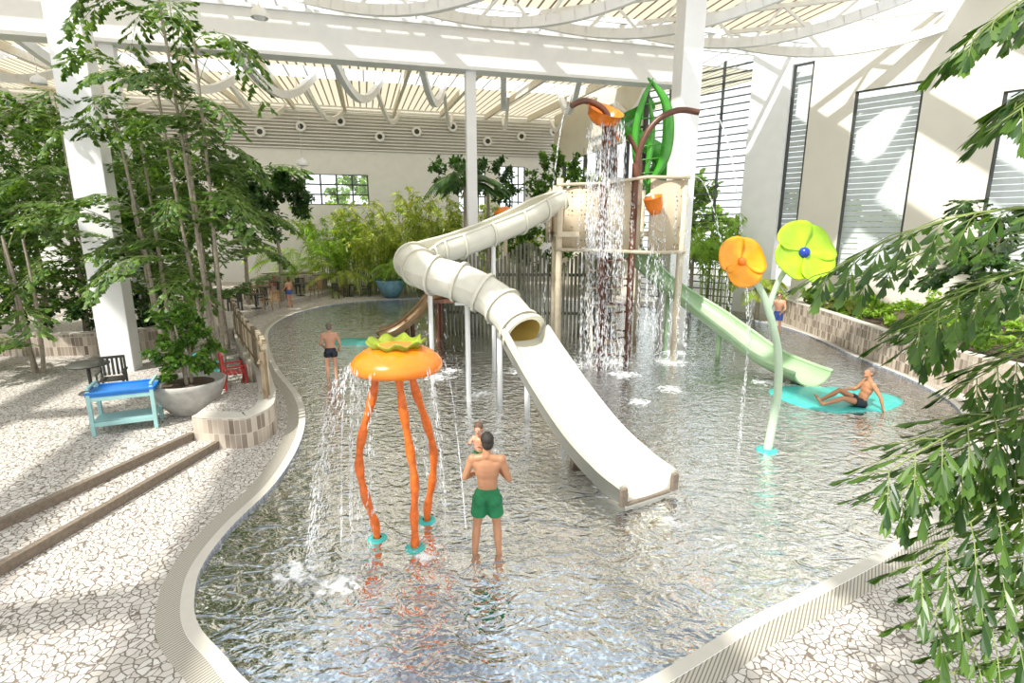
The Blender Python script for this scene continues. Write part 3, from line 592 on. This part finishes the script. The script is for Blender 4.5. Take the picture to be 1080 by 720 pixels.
def flange(A,p,T,r,m=0):
    a=[V(p)-T*.04,V(p)+T*.04]; A.tube(a,[r,r],28,m,False); A.lathe(V(p),[(r,0),(r-.09,0)],28,m,T.to_track_quat('Z','Y').to_matrix())
e=empty('water_slide')
sp=[(1.9,17.7,5.3),(1.1,17.3,5.05),(0,16.4,4.5),(-1.4,15.5,3.95),(-2.25,14.85,3.68),(-2.6,14.05,3.44),(-2.1,13.3,3.2),(-1.15,12.95,2.95),(-.3,12.6,2.52),(.28,11.8,1.95)]
a=Acc(); P=flume(a,sp[:6],.46,-pi-.5,.5,0,1)
P2=flume(a,sp[5:],.46,0,2*pi,0,2)
obj('tube_section',a,[M['slide'],M['slidein'],M['yellowin']],e)
a=Acc()
for PP in(P,P2):
    for i in range(0,len(PP),5):
        T=(PP[min(i+1,len(PP)-1)]-PP[max(i-1,0)]).normalized()
        if PP is P2: flange(a,PP[i],T,.52)
        else:
            S=T.cross(UP).normalized();B=S.cross(T); Q=[PP[i]+S*math.cos(t)*.49+B*math.sin(t)*.49 for t in [(-pi-.5)+(pi+1)*j/20 for j in range(21)]]; a.tube(Q,.04,6)
flange(a,P2[-1],(P2[-1]-P2[-2]).normalized(),.55)
for sgn in(0,1):
    Q=[]
    for i in range(len(P)):
        T=(P[min(i+1,len(P)-1)]-P[max(i-1,0)]).normalized();S=T.cross(UP).normalized();B=S.cross(T); t=.5 if sgn else -pi-.5; Q.append(P[i]+S*math.cos(t)*.45+B*math.sin(t)*.45)
    a.tube(Q,.045,8)
obj('flanges',a,M['slide'],e)
cp=[(.28,11.8,1.93),(.60,11.1,1.50),(1.05,10.1,.96),(1.5,9.15,.52),(1.9,8.4,.30),(2.2,7.85,.26)]
a=Acc(); P=cat([V(p) for p in cp],8,False); k=len(P); prof=[(-.60,.20),(-.54,.24),(-.47,.20),(-.44,0),(-.40,-.12),(-.25,-.17),(0,-.185),(.25,-.17),(.40,-.12),(.44,0),(.47,.20),(.54,.24),(.60,.20)]
prof2=[(x*1.0,(-.30 if abs(x)<.5 else z-.10)) for x,z in prof]
vt=[];vb=[]
for i,p in enumerate(P):
    T=(P[min(i+1,k-1)]-P[max(i-1,0)]).normalized(); S=T.cross(UP).normalized(); B=S.cross(T); hh=1-.35*max(0,(i/(k-1)-.75)/.25)
    for x,z in prof: vt.append(p+S*x+B*(z*hh if z>0 else z))
    for x,z in prof2: vb.append(p+S*x+B*(z*hh if z>0 else z))
q=len(prof)
a.add(vt,[(i*q+j,i*q+j+1,(i+1)*q+j+1,(i+1)*q+j) for i in range(k-1) for j in range(q-1)],1)
a.add(vb,[(i*q+j,(i+1)*q+j,(i+1)*q+j+1,i*q+j+1) for i in range(k-1) for j in range(q-1)],0)
a.add(vt+vb,[(i*q+j,(i+1)*q+j,(i+1)*q+j+k*q,i*q+j+k*q) for i in range(k-1) for j in(0,q-1)]+[((k-1)*q+j,(k-1)*q+j+1,(k-1)*q+j+1+k*q,(k-1)*q+j+k*q) for j in range(q-1)],0)
obj('chute',a,[M['slide'],M['slidein']],e)
a=Acc(); T=(P[-1]-P[-2]).normalized(); S=T.cross(UP).normalized(); y=math.atan2(S.y,S.x)
for x in(-.54,.54): c=P[-1]+S*x+T*.02; a.box((c.x,c.y,.20),(.14,.07,.30),y)
c=P[-1]+T*.01; a.box((c.x,c.y,.05),(.95,.05,.06),y); c=P[-1]-T*.4; a.box((c.x,c.y,-.08),(.6,.3,.22),y)
c=P[-1]-T*1.8; a.box((c.x,c.y,.0),(.5,.12,.34),y); bevel(obj('end_blocks',a,M['nosing'],e,False),.02)
a=Acc()
for x,y,z in((-.55,15.9,4.05),(-2.3,14.85,3.2),(-1.1,12.95,2.5),(-.3,12.65,2.1),(.35,11.7,1.5),(1.05,10.1,.7)):
    a.tube([(x,y,-.16),(x,y,z)],.065,12); a.lathe((x,y,-.16),[(.2,.0),(.18,.04),(.08,.05)],18); a.tube([(x-.3,y,z-.02),(x+.3,y,z-.02)],.05,8)
obj('support_posts',a,M['steel'],e)
# tower
e=empty('play_tower')
a=Acc(); a.box((3.4,18.7,4.1),(3.9,3.4,.16)); obj('platform',a,M['beige'],e,False)
a=Acc()
def panel(x0,y0,x1,y1,z0,z1,wv=.05,bulge=.12):
    k=14;vs=[];d=V((x1-x0,y1-y0,0)); nr=V((d.y,-d.x,0)).normalized()
    for i in range(k+1):
        t=i/k; p=V((x0,y0,0))+d*t+nr*bulge*math.sin(pi*t); vs.append((p.x,p.y,z0+wv*math.sin(9*t+x0))); vs.append((p.x,p.y,z1+wv*math.sin(7*t+x0*2)))
    a.add(vs,[(2*i,2*i+2,2*i+3,2*i+1) for i in range(k)])
panel(1.45,17.3,2.75,16.95,3.65,5.55); panel(2.8,16.9,4.0,16.9,3.6,5.75); panel(4.25,16.9,5.45,17.1,3.55,5.75); panel(5.5,17.2,5.5,19.3,3.6,5.6); panel(1.3,20.5,4.6,20.6,3.8,5.6); panel(1.3,18.6,1.3,20.6,3.8,5.6)
o=obj('perforated_panels',a,M['perf'],e); s=o.modifiers.new('s','SOLIDIFY'); s.thickness=.03
a=Acc(); c=Acc()
for x,y,z,mm in((1.5,17.2,5.8,0),(2.8,16.85,7.4,1),(3.75,16.85,6.2,1),(5.35,17.1,5.9,0),(1.6,20.2,5.8,0),(4.8,20.2,5.8,0),(3.4,19,4.1,1),(3.0,17.5,4.1,1)):
    (c if mm else a).tube([(x,y,-.16),(x,y,z)],.11,14); (c if mm else a).lathe((x,y,-.16),[(.26,0),(.24,.05),(.11,.07)],20)
a.tube([(1.4,17.15,5.6),(2.8,16.8,5.62),(4.1,16.75,5.8),(5.45,16.95,5.8)],.05,8); a.tube([(1.4,17.15,3.62),(2.8,16.8,3.6),(4.1,16.75,3.55),(5.45,16.95,3.55)],.06,8)
obj('beige_posts',a,M['beige'],e)
for i in range(9): c.tube([(2.8,16.85,.3+i*.42),(3.75,16.85,.3+i*.42+(.12 if i%2 else -.12))],.03,8)
def pipe(pts,r=.08): c.tube(cat([V(p) for p in pts],8,False),r,12)
pipe([(3.75,16.85,5.6),(3.85,16.85,6.6),(4.25,16.85,7.35),(4.9,16.85,7.7),(5.55,16.85,7.65)],.09)
pipe([(3.2,17.2,5.4),(3.1,17.1,6.9),(2.8,17,7.7),(2.2,17,8.0),(1.75,17,7.85)],.09)
pipe([(3.9,17.4,5.4),(4.0,17.4,6.3),(3.6,17.4,7.1)],.07)
pipe([(2.8,16.85,7.3),(2.85,17.2,7.35)],.07)
obj('brown_pipes',c,M['brown'],e)
def bucket(c,r,h,tx,ty,name='bucket'):
    A=Acc(); A.lathe(c,[(0,-h*.5),(r*.55,-h*.5),(r*.9,-h*.1),(r,h*.5),(r*1.06,h*.52),(r*.94,h*.5),(r*.8,-h*.1),(r*.4,-h*.42),(0,-h*.42)],28,0,Matrix.Rotation(tx,3,'X')@Matrix.Rotation(ty,3,'Y')); obj(name,A,M['orange'],e)
bucket((2.75,17,7.55),.55,.42,.5,.25); bucket((4.3,16.55,4.95),.28,.5,.2,-.3); bucket((3.1,17.4,7.0),.25,.4,.3,.1)
a=Acc()
def blade(pts,w):
    P=cat([V(p) for p in pts],8,False); k=len(P); vs=[]
    for i,p in enumerate(P):
        T=(P[min(i+1,k-1)]-P[max(i-1,0)]).normalized(); S=V((0,1,0)).cross(T).normalized(); ww=w*math.sin(pi*(.06+.9*i/(k-1)))
        vs+= [p-S*ww,p+V((0,-.08,0)),p+S*ww]
    a.add(vs,[(3*i+j,3*i+j+1,3*i+j+4,3*i+j+3) for i in range(k-1) for j in(0,1)])
blade([(4.3,17.9,5.5),(3.98,17.9,6.4),(3.95,17.9,7.4),(4.15,17.9,8.3),(4.4,17.9,8.85)],.12)
blade([(4.3,18.0,5.5),(4.85,18.0,6.3),(5.0,18.0,7.2),(4.85,18.0,8.2),(4.25,18.0,8.9)],.19)
blade([(4.3,18.1,5.5),(4.45,18.1,6.5),(4.5,18.1,7.5),(4.35,18.1,8.3)],.11)
for i in range(6): a.tube([(4.0,18.02,6.0+i*.42),(4.9,18.02,6.1+i*.42)],.02,6)
o=obj('green_leaf_blades',a,M['brightgreen'],e); s=o.modifiers.new('s','SOLIDIFY'); s.thickness=.04
a=Acc()
for i in range(7): a.box((3.2,18+i*.3,.4+i*.6),(.9,.26,.06))
a.beam((2.75,17.8,.1),(2.75,20.1,4.1),.06,.2); a.beam((3.65,17.8,.1),(3.65,20.1,4.1),.06,.2); obj('stairs',a,M['beige'],e,False)
e2=empty('pole_palisade'); a=Acc()
for i in range(46): a.tube([(-3.0+i*.16,22.2-.012*i,-.16),(-3.0+i*.16,22.2-.012*i,3.3+.4*math.sin(i*.35))],.055,6)
for z in(.8,2.4): a.beam((-3.1,22.28,z),(4.3,21.75,z),.06,.12)
obj('poles',a,M['palis'],e2)
a=Acc()
def sheet(x0,x1,y,z0,z1=0,gap=.25,sp=.05):
    xs=[x0+(x1-x0)*i/max(1,int((x1-x0)/gap)) for i in range(int((x1-x0)/gap)+1)]
    def f():
        x=R.choice(xs)+R.gauss(0,.03); h=R.random()**.8; return V((x,y-.15-.35*math.sqrt(h)+R.gauss(0,sp),z0+(z1-z0)*h)),V((0,-.1,-1))
    return f
drops(a,sheet(2.2,5.5,17,3.7),2000,.14,.009); drops(a,sheet(2.25,3.3,16.8,7.35,3.4,.08),1800,.18,.013); drops(a,sheet(2.0,5.2,16.7,5.6,3.6,.3),600,.1,.010); drops(a,sheet(2.3,3.4,16.5,3.4,0,.15,.15),900,.16,.010)
drops(a,sheet(4.1,4.5,16.5,4.8,0,.06),350,.14,.009); drops(a,sheet(-2.4,-1.2,13.6,3.0,0,.2),120,.1,.008)
def jet(p0,v,n,A):
    for i in range(n):
        t=R.random()*((v[2]+math.sqrt(v[2]**2+2*9.8*p0[2]))/9.8); p=V(p0)+V(v)*t+V((0,0,-4.9*t*t)); d=V(v)+V((0,0,-9.8*t)); A.drop(p+rdir()*.04*t,d,.14,.009)
jet((5.6,16.85,7.65),(1.5,-.2,1.2),500,a); jet((1.7,17,7.85),(-.6,0,.2),250,a); jet((5.3,16.9,5.7),(1.2,-1.0,1.5),150,a)
for cx,cy,cr,_n in((3.3,16.6,1.6,450),(1.8,16.4,.6,80),(5,16.7,.9,150),(-1.8,15.2,.8,60)):
    for i in range(_n):
        t=R.uniform(0,2*pi); r=cr*math.sqrt(R.random()); a.drop((cx+r*math.cos(t),cy+r*math.sin(t)*.7,abs(R.gauss(0,.14))),rdir(0,1),.05,.012)
obj('water_falls',a,M['drop'],e)
e=empty('green_water_slide'); a=Acc()
gp=[(4.3,19.6,3.7),(5.0,19.0,3.0),(5.7,18.5,2.35),(6.5,17.8,1.75),(7.2,16.8,1.15),(7.8,15.8,.62),(8.25,14.9,.42),(8.4,14.3,.40)]
P=flume(a,gp,.62,-pi+.1,-.1,0,1,.05,18,.75)
for sgn in(0,1):
    Q=[]
    for i in range(len(P)):
        T=(P[min(i+1,len(P)-1)]-P[max(i-1,0)]).normalized();S=T.cross(UP).normalized(); Q.append(P[i]+S*(.61 if sgn else -.61)+V((0,0,-.04)))
    a.tube(Q,.06,8)
obj('chute',a,[M['green'],M['green']],e)
a=Acc()
for x,y,z in((5.5,18.6,2.0),(6.9,17.3,.95),(8.0,15.4,.05)): a.tube([(x,y,-.16),(x,y,z)],.08,10)
obj('support_posts',a,M['green'],e)
e=empty('spiral_slide'); a=Acc(); hp=[]
for i in range(26):
    t=i/25; an=t*2*pi*1.6+1.2; rr=.8; hp.append((5.9+rr*math.cos(an),24.9+rr*math.sin(an),9.9-t*5.8))
flume(a,hp[::2],.45,-pi-.3,.3,0,0,.05,12); obj('helix_chute',a,M['brightgreen'],e)
a=Acc(); a.tube([(5.9,24.9,-.1),(5.9,24.9,10.1)],.12,12)
for i in range(0,26,4): a.tube([(5.9,24.9,hp[i][2]-.3),(hp[i][0],hp[i][1],hp[i][2]-.42)],.05,6)
obj('mast',a,M['dark'],e)
e=empty('toddler_slide'); a=Acc()
for dx,dy in((0,0),(.25,-1.0)):
    flume(a,[(-2.9+dx,21.6+dy,2.0),(-3.5+dx,21.5+dy,1.75),(-4.1+dx,21.4+dy,1.1),(-4.8+dx,21.3+dy,.55),(-5.5+dx,21.2+dy,.30)],.5,-pi+.2,-.2,0,0,.06,14,.7)
obj('double_chute',a,M['woodslide'],e)
a=Acc()
for x in(-2.9,-4.1): 
    for y in(20.4,21.5): a.tube([(x,y,-.16),(x,y,1.5 if x>-3 else .8)],.09,8)
a.box((-2.5,21.0,1.55),(1.0,1.8,.14)); obj('supports',a,M['brown'],e,False)
e=empty('mushroom_spray'); a=Acc(); a.tube([(-.3,25,-.16),(-.3,25,4.9)],.09,10); obj('post',a,M['beige'],e); a=Acc(); a.lathe((-.3,25,4.9),[(0,.35),(.3,.3),(.5,.1),(.55,-.05),(.4,-.05),(0,.05)],24); obj('cap',a,M['orange'],e)
# ---------------------------------------------------------------- furniture
e=empty('towel_cart',(-7.85,10.3,.3)); yw=.42
def tb(A,x,y,z,sx,sy,sz,m=0):
    c=Matrix.Rotation(yw,3,'Z')@V((x,y,0)); A.box((c.x,c.y,z),(sx,sy,sz),yw,m)
a=Acc()
for x in(-.52,.52):
    for y in(-.3,.3): tb(a,x,y,.45,.07,.07,.9,0)
    tb(a,x,0,.95,.05,.62,.05)
for z in(.22,.74): 
    tb(a,0,-.3,z,1.04,.04,.09); tb(a,0,.3,z,1.04,.04,.09)
tb(a,0,0,.25,1.08,.62,.03)
bevel(obj('cart_frame',a,M['paleteal'],e,False),.008)
a=Acc(); tb(a,0,0,.81,1.14,.66,.07); tb(a,0,-.33,.86,1.14,.03,.06); tb(a,0,.33,.86,1.14,.03,.06); bevel(obj('blue_tray',a,M['tblue'],e,False),.02)
def chair(x,y,z,yaw,mt,name='patio_chair'):
    A=Acc(); Rm=Matrix.Rotation(yaw,3,'Z')
    def b(cx,cy,cz,sx,sy,sz): c=Rm@V((cx,cy,0)); A.box((x+c.x,y+c.y,z+cz),(sx,sy,sz),yaw)
    for i in(-.24,.24):
        for j in(-.24,.24): b(i,j,.22,.045,.045,.44)
        b(i,.25,.68,.045,.045,.5); b(i*1.1,0,.64,.06,.5,.03); b(i*1.1,-.22,.54,.04,.04,.2)
    for i in range(5): b(0,-.2+i*.1,.45,.5,.08,.025)
    for i in range(5): b(-.18+i*.09,.25,.7,.05,.02,.42)
    b(0,.25,.93,.52,.035,.06); obj(name,A,mt,None,False)
def table(x,y,z,mt=None):
    A=Acc(); A.lathe((x,y,z),[(0,.74),(.45,.74),(.45,.71),(0,.71)],24); A.tube([(x,y,z),(x,y,z+.72)],.04,8); A.lathe((x,y,z),[(.28,0),(.26,.03),(.04,.05)],20); obj('patio_table',A,mt or M['dark'],None,True)
chair(-7.0,12.9,.3,2.2,M['red']); chair(-7.6,12.9,.3,1.8,M['teal'])
ci=0
for x,y in((-12.7,31.8),(-10.4,33.9),(-14.6,33),(-14.0,29.9),(-12.9,26.6),(-14.6,25.8)):
    z=.0 if x>-12 else .3
    table(x,y,z)
    for k in range(3):
        an=k*2.1+x; ci+=1; chair(x+1.0*math.cos(an),y+1.0*math.sin(an),z,an-pi/2,M['red'] if ci==9 else (M['woodslide'] if ci%3==1 else M['dark']))
chair(-9.6,12.3,.3,.5,M['dark']); table(-10.4,12.6,.3)
e=empty('glazed_planter_pot',(-7.6,33.3,0)); a=Acc(); a.lathe((0,0,0),[(0,0),(.4,0),(.75,.5),(.95,1.1),(.9,1.12),(.85,1.0),(0,1.0)],32); obj('bowl',a,M['bluepot'],e); o=clump('grass',(0,0,1),.5,1.1,20,M['lf5'],.25,10,.03); o.parent=e
for x,y,sx,sy in((8.4,13.2,1.6,1.15),(-5.9,20.2,1.1,.7)):
    a=Acc(); a.lathe((x,y,-.165),[(0,.155),(sx*.9,.155),(sx,.13),(sx,0)],36,0,None,lambda t,r,z:((1+.08*math.sin(3*t+1))*(1 if abs(math.cos(t))>.3 else .9),0))
    o=obj('teal_pool_mat',a,M['teal']); o.scale=(1,sy/sx,1); o.location=(0,y-y*sy/sx,0)
# ---------------------------------------------------------------- people
def hand(A,w,d,nrm,sz=1,curl=.5,thumb=1):
    d=V(d).normalized(); nrm=(V(nrm)-d*V(nrm).dot(d)).normalized(); s=d.cross(nrm).normalized(); w=V(w)
    for k in(-1,0,1): A.capsule(w+s*k*.012*sz,.02*sz,w+d*.085*sz+s*k*.026*sz,.016*sz,8)
    for k,(o,l) in enumerate(((-.034,.062),(-.012,.078),(.012,.083),(.034,.072))):
        b=w+d*.09*sz+s*o*sz; d1=(d+nrm*curl*.5).normalized(); d2=(d+nrm*curl*1.6).normalized(); m_=b+d1*l*.5*sz; A.capsule(b,.0095*sz,m_,.009*sz,8); A.capsule(m_,.009*sz,m_+d2*l*.5*sz,.0075*sz,8)
    b=w+d*.03*sz+s*thumb*.03*sz; m_=b+(d*.6+s*thumb*.7+nrm*.3).normalized()*.04*sz; A.capsule(b,.014*sz,m_,.011*sz,8); A.capsule(m_,.011*sz,m_+(d*.9+s*thumb*.25+nrm*.4).normalized()*.035*sz,.009*sz,8)
def human(name,loc,yaw,J,skin,hair,trunk,sc=1,headrot=(0,0),vox=.011,hairlen=0,palm_n=None,trunk_len=.55,child=False):
    E=empty(name,loc); E.rotation_euler=(0,0,yaw)
    g={k:V(v)*sc for k,v in J.items()}; A=Acc(); k=sc
    pel,ch,nk,hd=g['pelvis'],g['chest'],g['neck'],g['head']
    up=(nk-pel).normalized(); rt=(g['shR']-g['shL']).normalized(); fw=up.cross(rt).normalized(); Rm=Matrix((rt,fw,up)).transposed()
    A.ell(pel,(.155*k,.11*k,.13*k),Rm); A.ell(pel.lerp(ch,.5),(.135*k,.098*k,.18*k),Rm); A.ell(ch,(.165*k,.112*k,.19*k),Rm)
    A.ell(ch+up*.08*k+fw*.03*k,(.15*k,.085*k,.1*k),Rm)
    A.capsule(nk+rt*.0,.058*k,hd-up*.03*k,.052*k); 
    for s,S in((-1,'L'),(1,'R')):
        sh,el,wr=g['sh'+S],g['el'+S],g['wr'+S]; hp,kn,an,to=g['hp'+S],g['kn'+S],g['an'+S],g['to'+S]
        A.capsule(nk-up*.01*k,.05*k,sh,.05*k); A.ell(sh,(.062*k,.06*k,.065*k)); A.capsule(ch+up*.05*k+rt*s*.08*k,.09*k,sh-up*.02*k,.05*k)
        A.capsule(sh,.052*k,sh.lerp(el,.4),.05*k); A.capsule(sh.lerp(el,.4),.05*k,el,.038*k); A.capsule(el,.038*k,el.lerp(wr,.3),.04*k); A.capsule(el.lerp(wr,.3),.04*k,wr,.026*k)
        hn=(V(palm_n[S]) if palm_n else -rt*s); hand(A,wr,(wr-el)+( -UP*.0),hn,k,.6,s*(1 if hn.dot(fw)>=0 else 1))
        A.capsule(hp,.092*k,hp.lerp(kn,.4),.08*k); A.capsule(hp.lerp(kn,.4),.08*k,kn,.055*k); A.ell(hp-fw*.05*k-up*.01*k,(.085*k,.085*k,.09*k))
        cf=kn.lerp(an,.3); sd=(an-kn).normalized(); bk=-fw if abs(sd.z)>.8 else -UP
        A.capsule(kn,.053*k,cf+bk*.012*k,.057*k); A.capsule(cf+bk*.012*k,.057*k,an,.034*k)
        ft=(to-an); A.capsule(an-ft.normalized()*.03*k-V((0,0,.02*k)) if abs(sd.z)>.8 else an,.034*k,an.lerp(to,.6),.034*k); A.capsule(an.lerp(to,.6),.036*k,to,.022*k)
        fs=ft.cross(sd).normalized()
        for q in range(5): b=to+fs*(q-2)*.016*k; A.capsule(b-ft.normalized()*.02*k,.012*k,b+ft.normalized()*(.022-.004*abs(q-1 if s<0 else 3-q))*k,.009*k,6)
    hk=k*(1.45 if child else 1)
    H=Rm@Matrix.Rotation(headrot[0],3,'Z')@Matrix.Rotation(headrot[1],3,'X')
    def h(x,y,z): return hd+H@V((x*hk,y*hk,z*hk))
    A.ell(h(0,-.01,.025),(.076*hk,.095*hk,.095*hk),H); A.ell(h(0,.02,-.04),(.058*hk,.07*hk,.075*hk),H); A.capsule(h(0,.085,.02),.012*hk,h(0,.108,-.022),.017*hk,8); A.ell(h(0,.07,-.085),(.03*hk,.028*hk,.025*hk),H)
    for s in(-1,1): A.ell(h(s*.08,-.005,-.005),(.012*hk,.02*hk,.034*hk),H); A.ell(h(s*.03,.078,.035),(.025*hk,.014*hk,.01*hk),H)
    remesh(obj('body',A,skin,E),vox,3)
    B=Acc(); B.ell(h(0,-.022,.045),(.086*hk,.098*hk,.092*hk),H,20,12,0,.02); B.ell(h(0,-.045,-.01),(.078*hk,.065*hk,.085*hk),H,20,12,0,.02)
    if hairlen: B.ell(h(0,-.06,-.08),(.075*hk,.045*hk,hairlen),H)
    obj('hair',B,hair,E)
    C=Acc()
    for s in(-1,1): C.ell(h(s*.031,.083,.012),(.013*hk,.009*hk,.008*hk),H,10,6,0); C.ell(h(s*.031,.091,.012),(.006*hk,.004*hk,.006*hk),H,8,6,1)
    C.ell(h(0,.09,-.052),(.024*hk,.009*hk,.007*hk),H,10,6,2); obj('face',C,[M['eyew'],M['hair'],M['lip']],E)
    D=Acc(); D.ell(pel,(.168*k,.125*k,.12*k),Rm)
    for S in 'LR':
        hp,kn=g['hp'+S],g['kn'+S]; D.ell(hp-fw*.055*k-up*.01*k,(.09*k,.088*k,.095*k)); e2=hp.lerp(kn,trunk_len); D.tube([hp+(hp-e2)*.1,hp,hp.lerp(e2,.6),e2],[.09*k,.108*k,.105*k,.104*k],16)
    remesh(obj('swim_trunks',D,trunk,E),vox,2)
    return E
ST={'pelvis':(0,0,.95),'chest':(0,.01,1.27),'neck':(0,-.01,1.47),'head':(0,.02,1.645),'shL':(-.185,0,1.42),'shR':(.185,0,1.42),'elL':(-.25,-.03,1.13),'elR':(.25,-.03,1.13),'wrL':(-.26,.08,.90),'wrR':(.26,.08,.90),
 'hpL':(-.085,0,.9),'hpR':(.085,0,.9),'knL':(-.11,.03,.49),'knR':(.11,.03,.49),'anL':(-.12,-.02,.08),'anR':(.12,-.02,.08),'toL':(-.15,.14,.03),'toR':(.15,.14,.03)}
J=dict(ST); J.update(elL=(-.29,.0,1.16),wrL=(-.14,.24,1.14),elR=(.28,.02,1.14),wrR=(.10,.25,1.20),knL=(-.14,.02,.49),anL=(-.17,-.03,.08),toL=(-.20,.13,.03),anR=(.15,-.02,.08),toR=(.24,.11,.03),knR=(.12,.04,.49))
mg=human('man_holding_child',(-.33,6.5,-.15),-.05,J,M['skintan'],M['hair'],M['tg'],1.04,(.35,-.1),.010,palm_n={'L':(0,0,1),'R':(-.5,-.6,.3)},trunk_len=.62)
s_=.5
CJ={'pelvis':(0,0,.95),'chest':(0,.01,1.25),'neck':(0,0,1.43),'head':(0,.03,1.66),'shL':(-.16,0,1.38),'shR':(.16,0,1.38),'elL':(-.24,.16,1.2),'elR':(.22,.18,1.26),'wrL':(-.16,.36,1.3),'wrR':(.10,.38,1.38),
 'hpL':(-.09,0,.9),'hpR':(.09,0,.9),'knL':(-.20,.30,.80),'knR':(.20,.30,.80),'anL':(-.24,.34,.45),'anR':(.24,.34,.45),'toL':(-.26,.50,.41),'toR':(.26,.50,.41)}
ce=human('toddler',(-.45,6.81,.80),pi-.35,CJ,M['skin'],M['hairb'],M['tg'],s_,(.2,-.1),.008,palm_n={'L':(0,0,-1),'R':(0,0,-1)},trunk_len=.3,child=True)
J2=dict(ST); J2.update(elL=(-.27,.04,1.15),wrL=(-.2,.26,1.02),elR=(.27,.02,1.13),wrR=(.24,.2,.95))
human('man_wading',(-5.3,15.1,-.15),.3,J2,M['skin'],M['hairgrey'],M['tk'],1.0,(0,0),.013,trunk_len=.35,palm_n={'L':(0,0,-1),'R':(0,0,-1)})
human('man_standing',(11.1,21.9,-.15),2.4,J2,M['skin'],M['hairb'],M['tb'],1.03,(0,0),.016,trunk_len=.6,palm_n={'L':(0,0,-1),'R':(0,0,-1)})
human('woman_walking',(-12.2,29.0,.0),1.2,J2,M['skin'],M['hairb'],M['tb'],.95,(0,0),.016,.12,trunk_len=.3,palm_n={'L':(0,0,-1),'R':(0,0,-1)})
SJ={'pelvis':(0,0,.11),'chest':(0,-.10,.42),'neck':(0,-.13,.62),'head':(0,-.10,.80),'shL':(-.185,-.13,.56),'shR':(.185,-.13,.56),'elL':(-.28,-.26,.32),'elR':(.26,.02,.34),'wrL':(-.28,-.34,.07),'wrR':(.16,.24,.36),
 'hpL':(-.09,.03,.11),'hpR':(.09,.03,.11),'knL':(-.14,.45,.22),'knR':(.12,.42,.34),'anL':(-.16,.88,.06),'anR':(.14,.80,.06),'toL':(-.2,.98,.2),'toR':(.17,.92,.19)}
human('man_sitting',(8.6,12.5,-.02),pi/2-.15,SJ,M['skintan'],M['hairgrey'],M['tk'],1.08,(.2,0),.012,trunk_len=.35,palm_n={'L':(0,.3,-1),'R':(0,0,-1)})
# ---------------------------------------------------------------- light, world, camera
sc=bpy.context.scene
w=bpy.data.worlds.new('sky'); sc.world=w; w.use_nodes=True; nt=w.node_tree; bg=nt.nodes['Background']; bg.inputs[0].default_value=(.95,.975,1,1); bg.inputs[1].default_value=1.45
sd=bpy.data.lights.new('sun','SUN'); sd.energy=5.0; sd.angle=.02; sd.color=(1,.965,.91); so=bpy.data.objects.new('sun',sd); bpy.context.collection.objects.link(so); so.rotation_euler=V((.45,.50,-.90)).to_track_quat('-Z','Y').to_euler()
cd=bpy.data.cameras.new('camera'); cd.sensor_width=36; cd.lens=18.667; cd.clip_end=300; co=bpy.data.objects.new('camera',cd); bpy.context.collection.objects.link(co); co.location=(0,0,4.3); co.rotation_euler=(pi/2-math.atan(120/560),0,0); sc.camera=co
sc.view_settings.view_transform='Standard'; sc.view_settings.look='None'; sc.view_settings.exposure=.25
print('faces',sum(len(o.data.polygons) for o in bpy.data.objects if o.type=='MESH'))
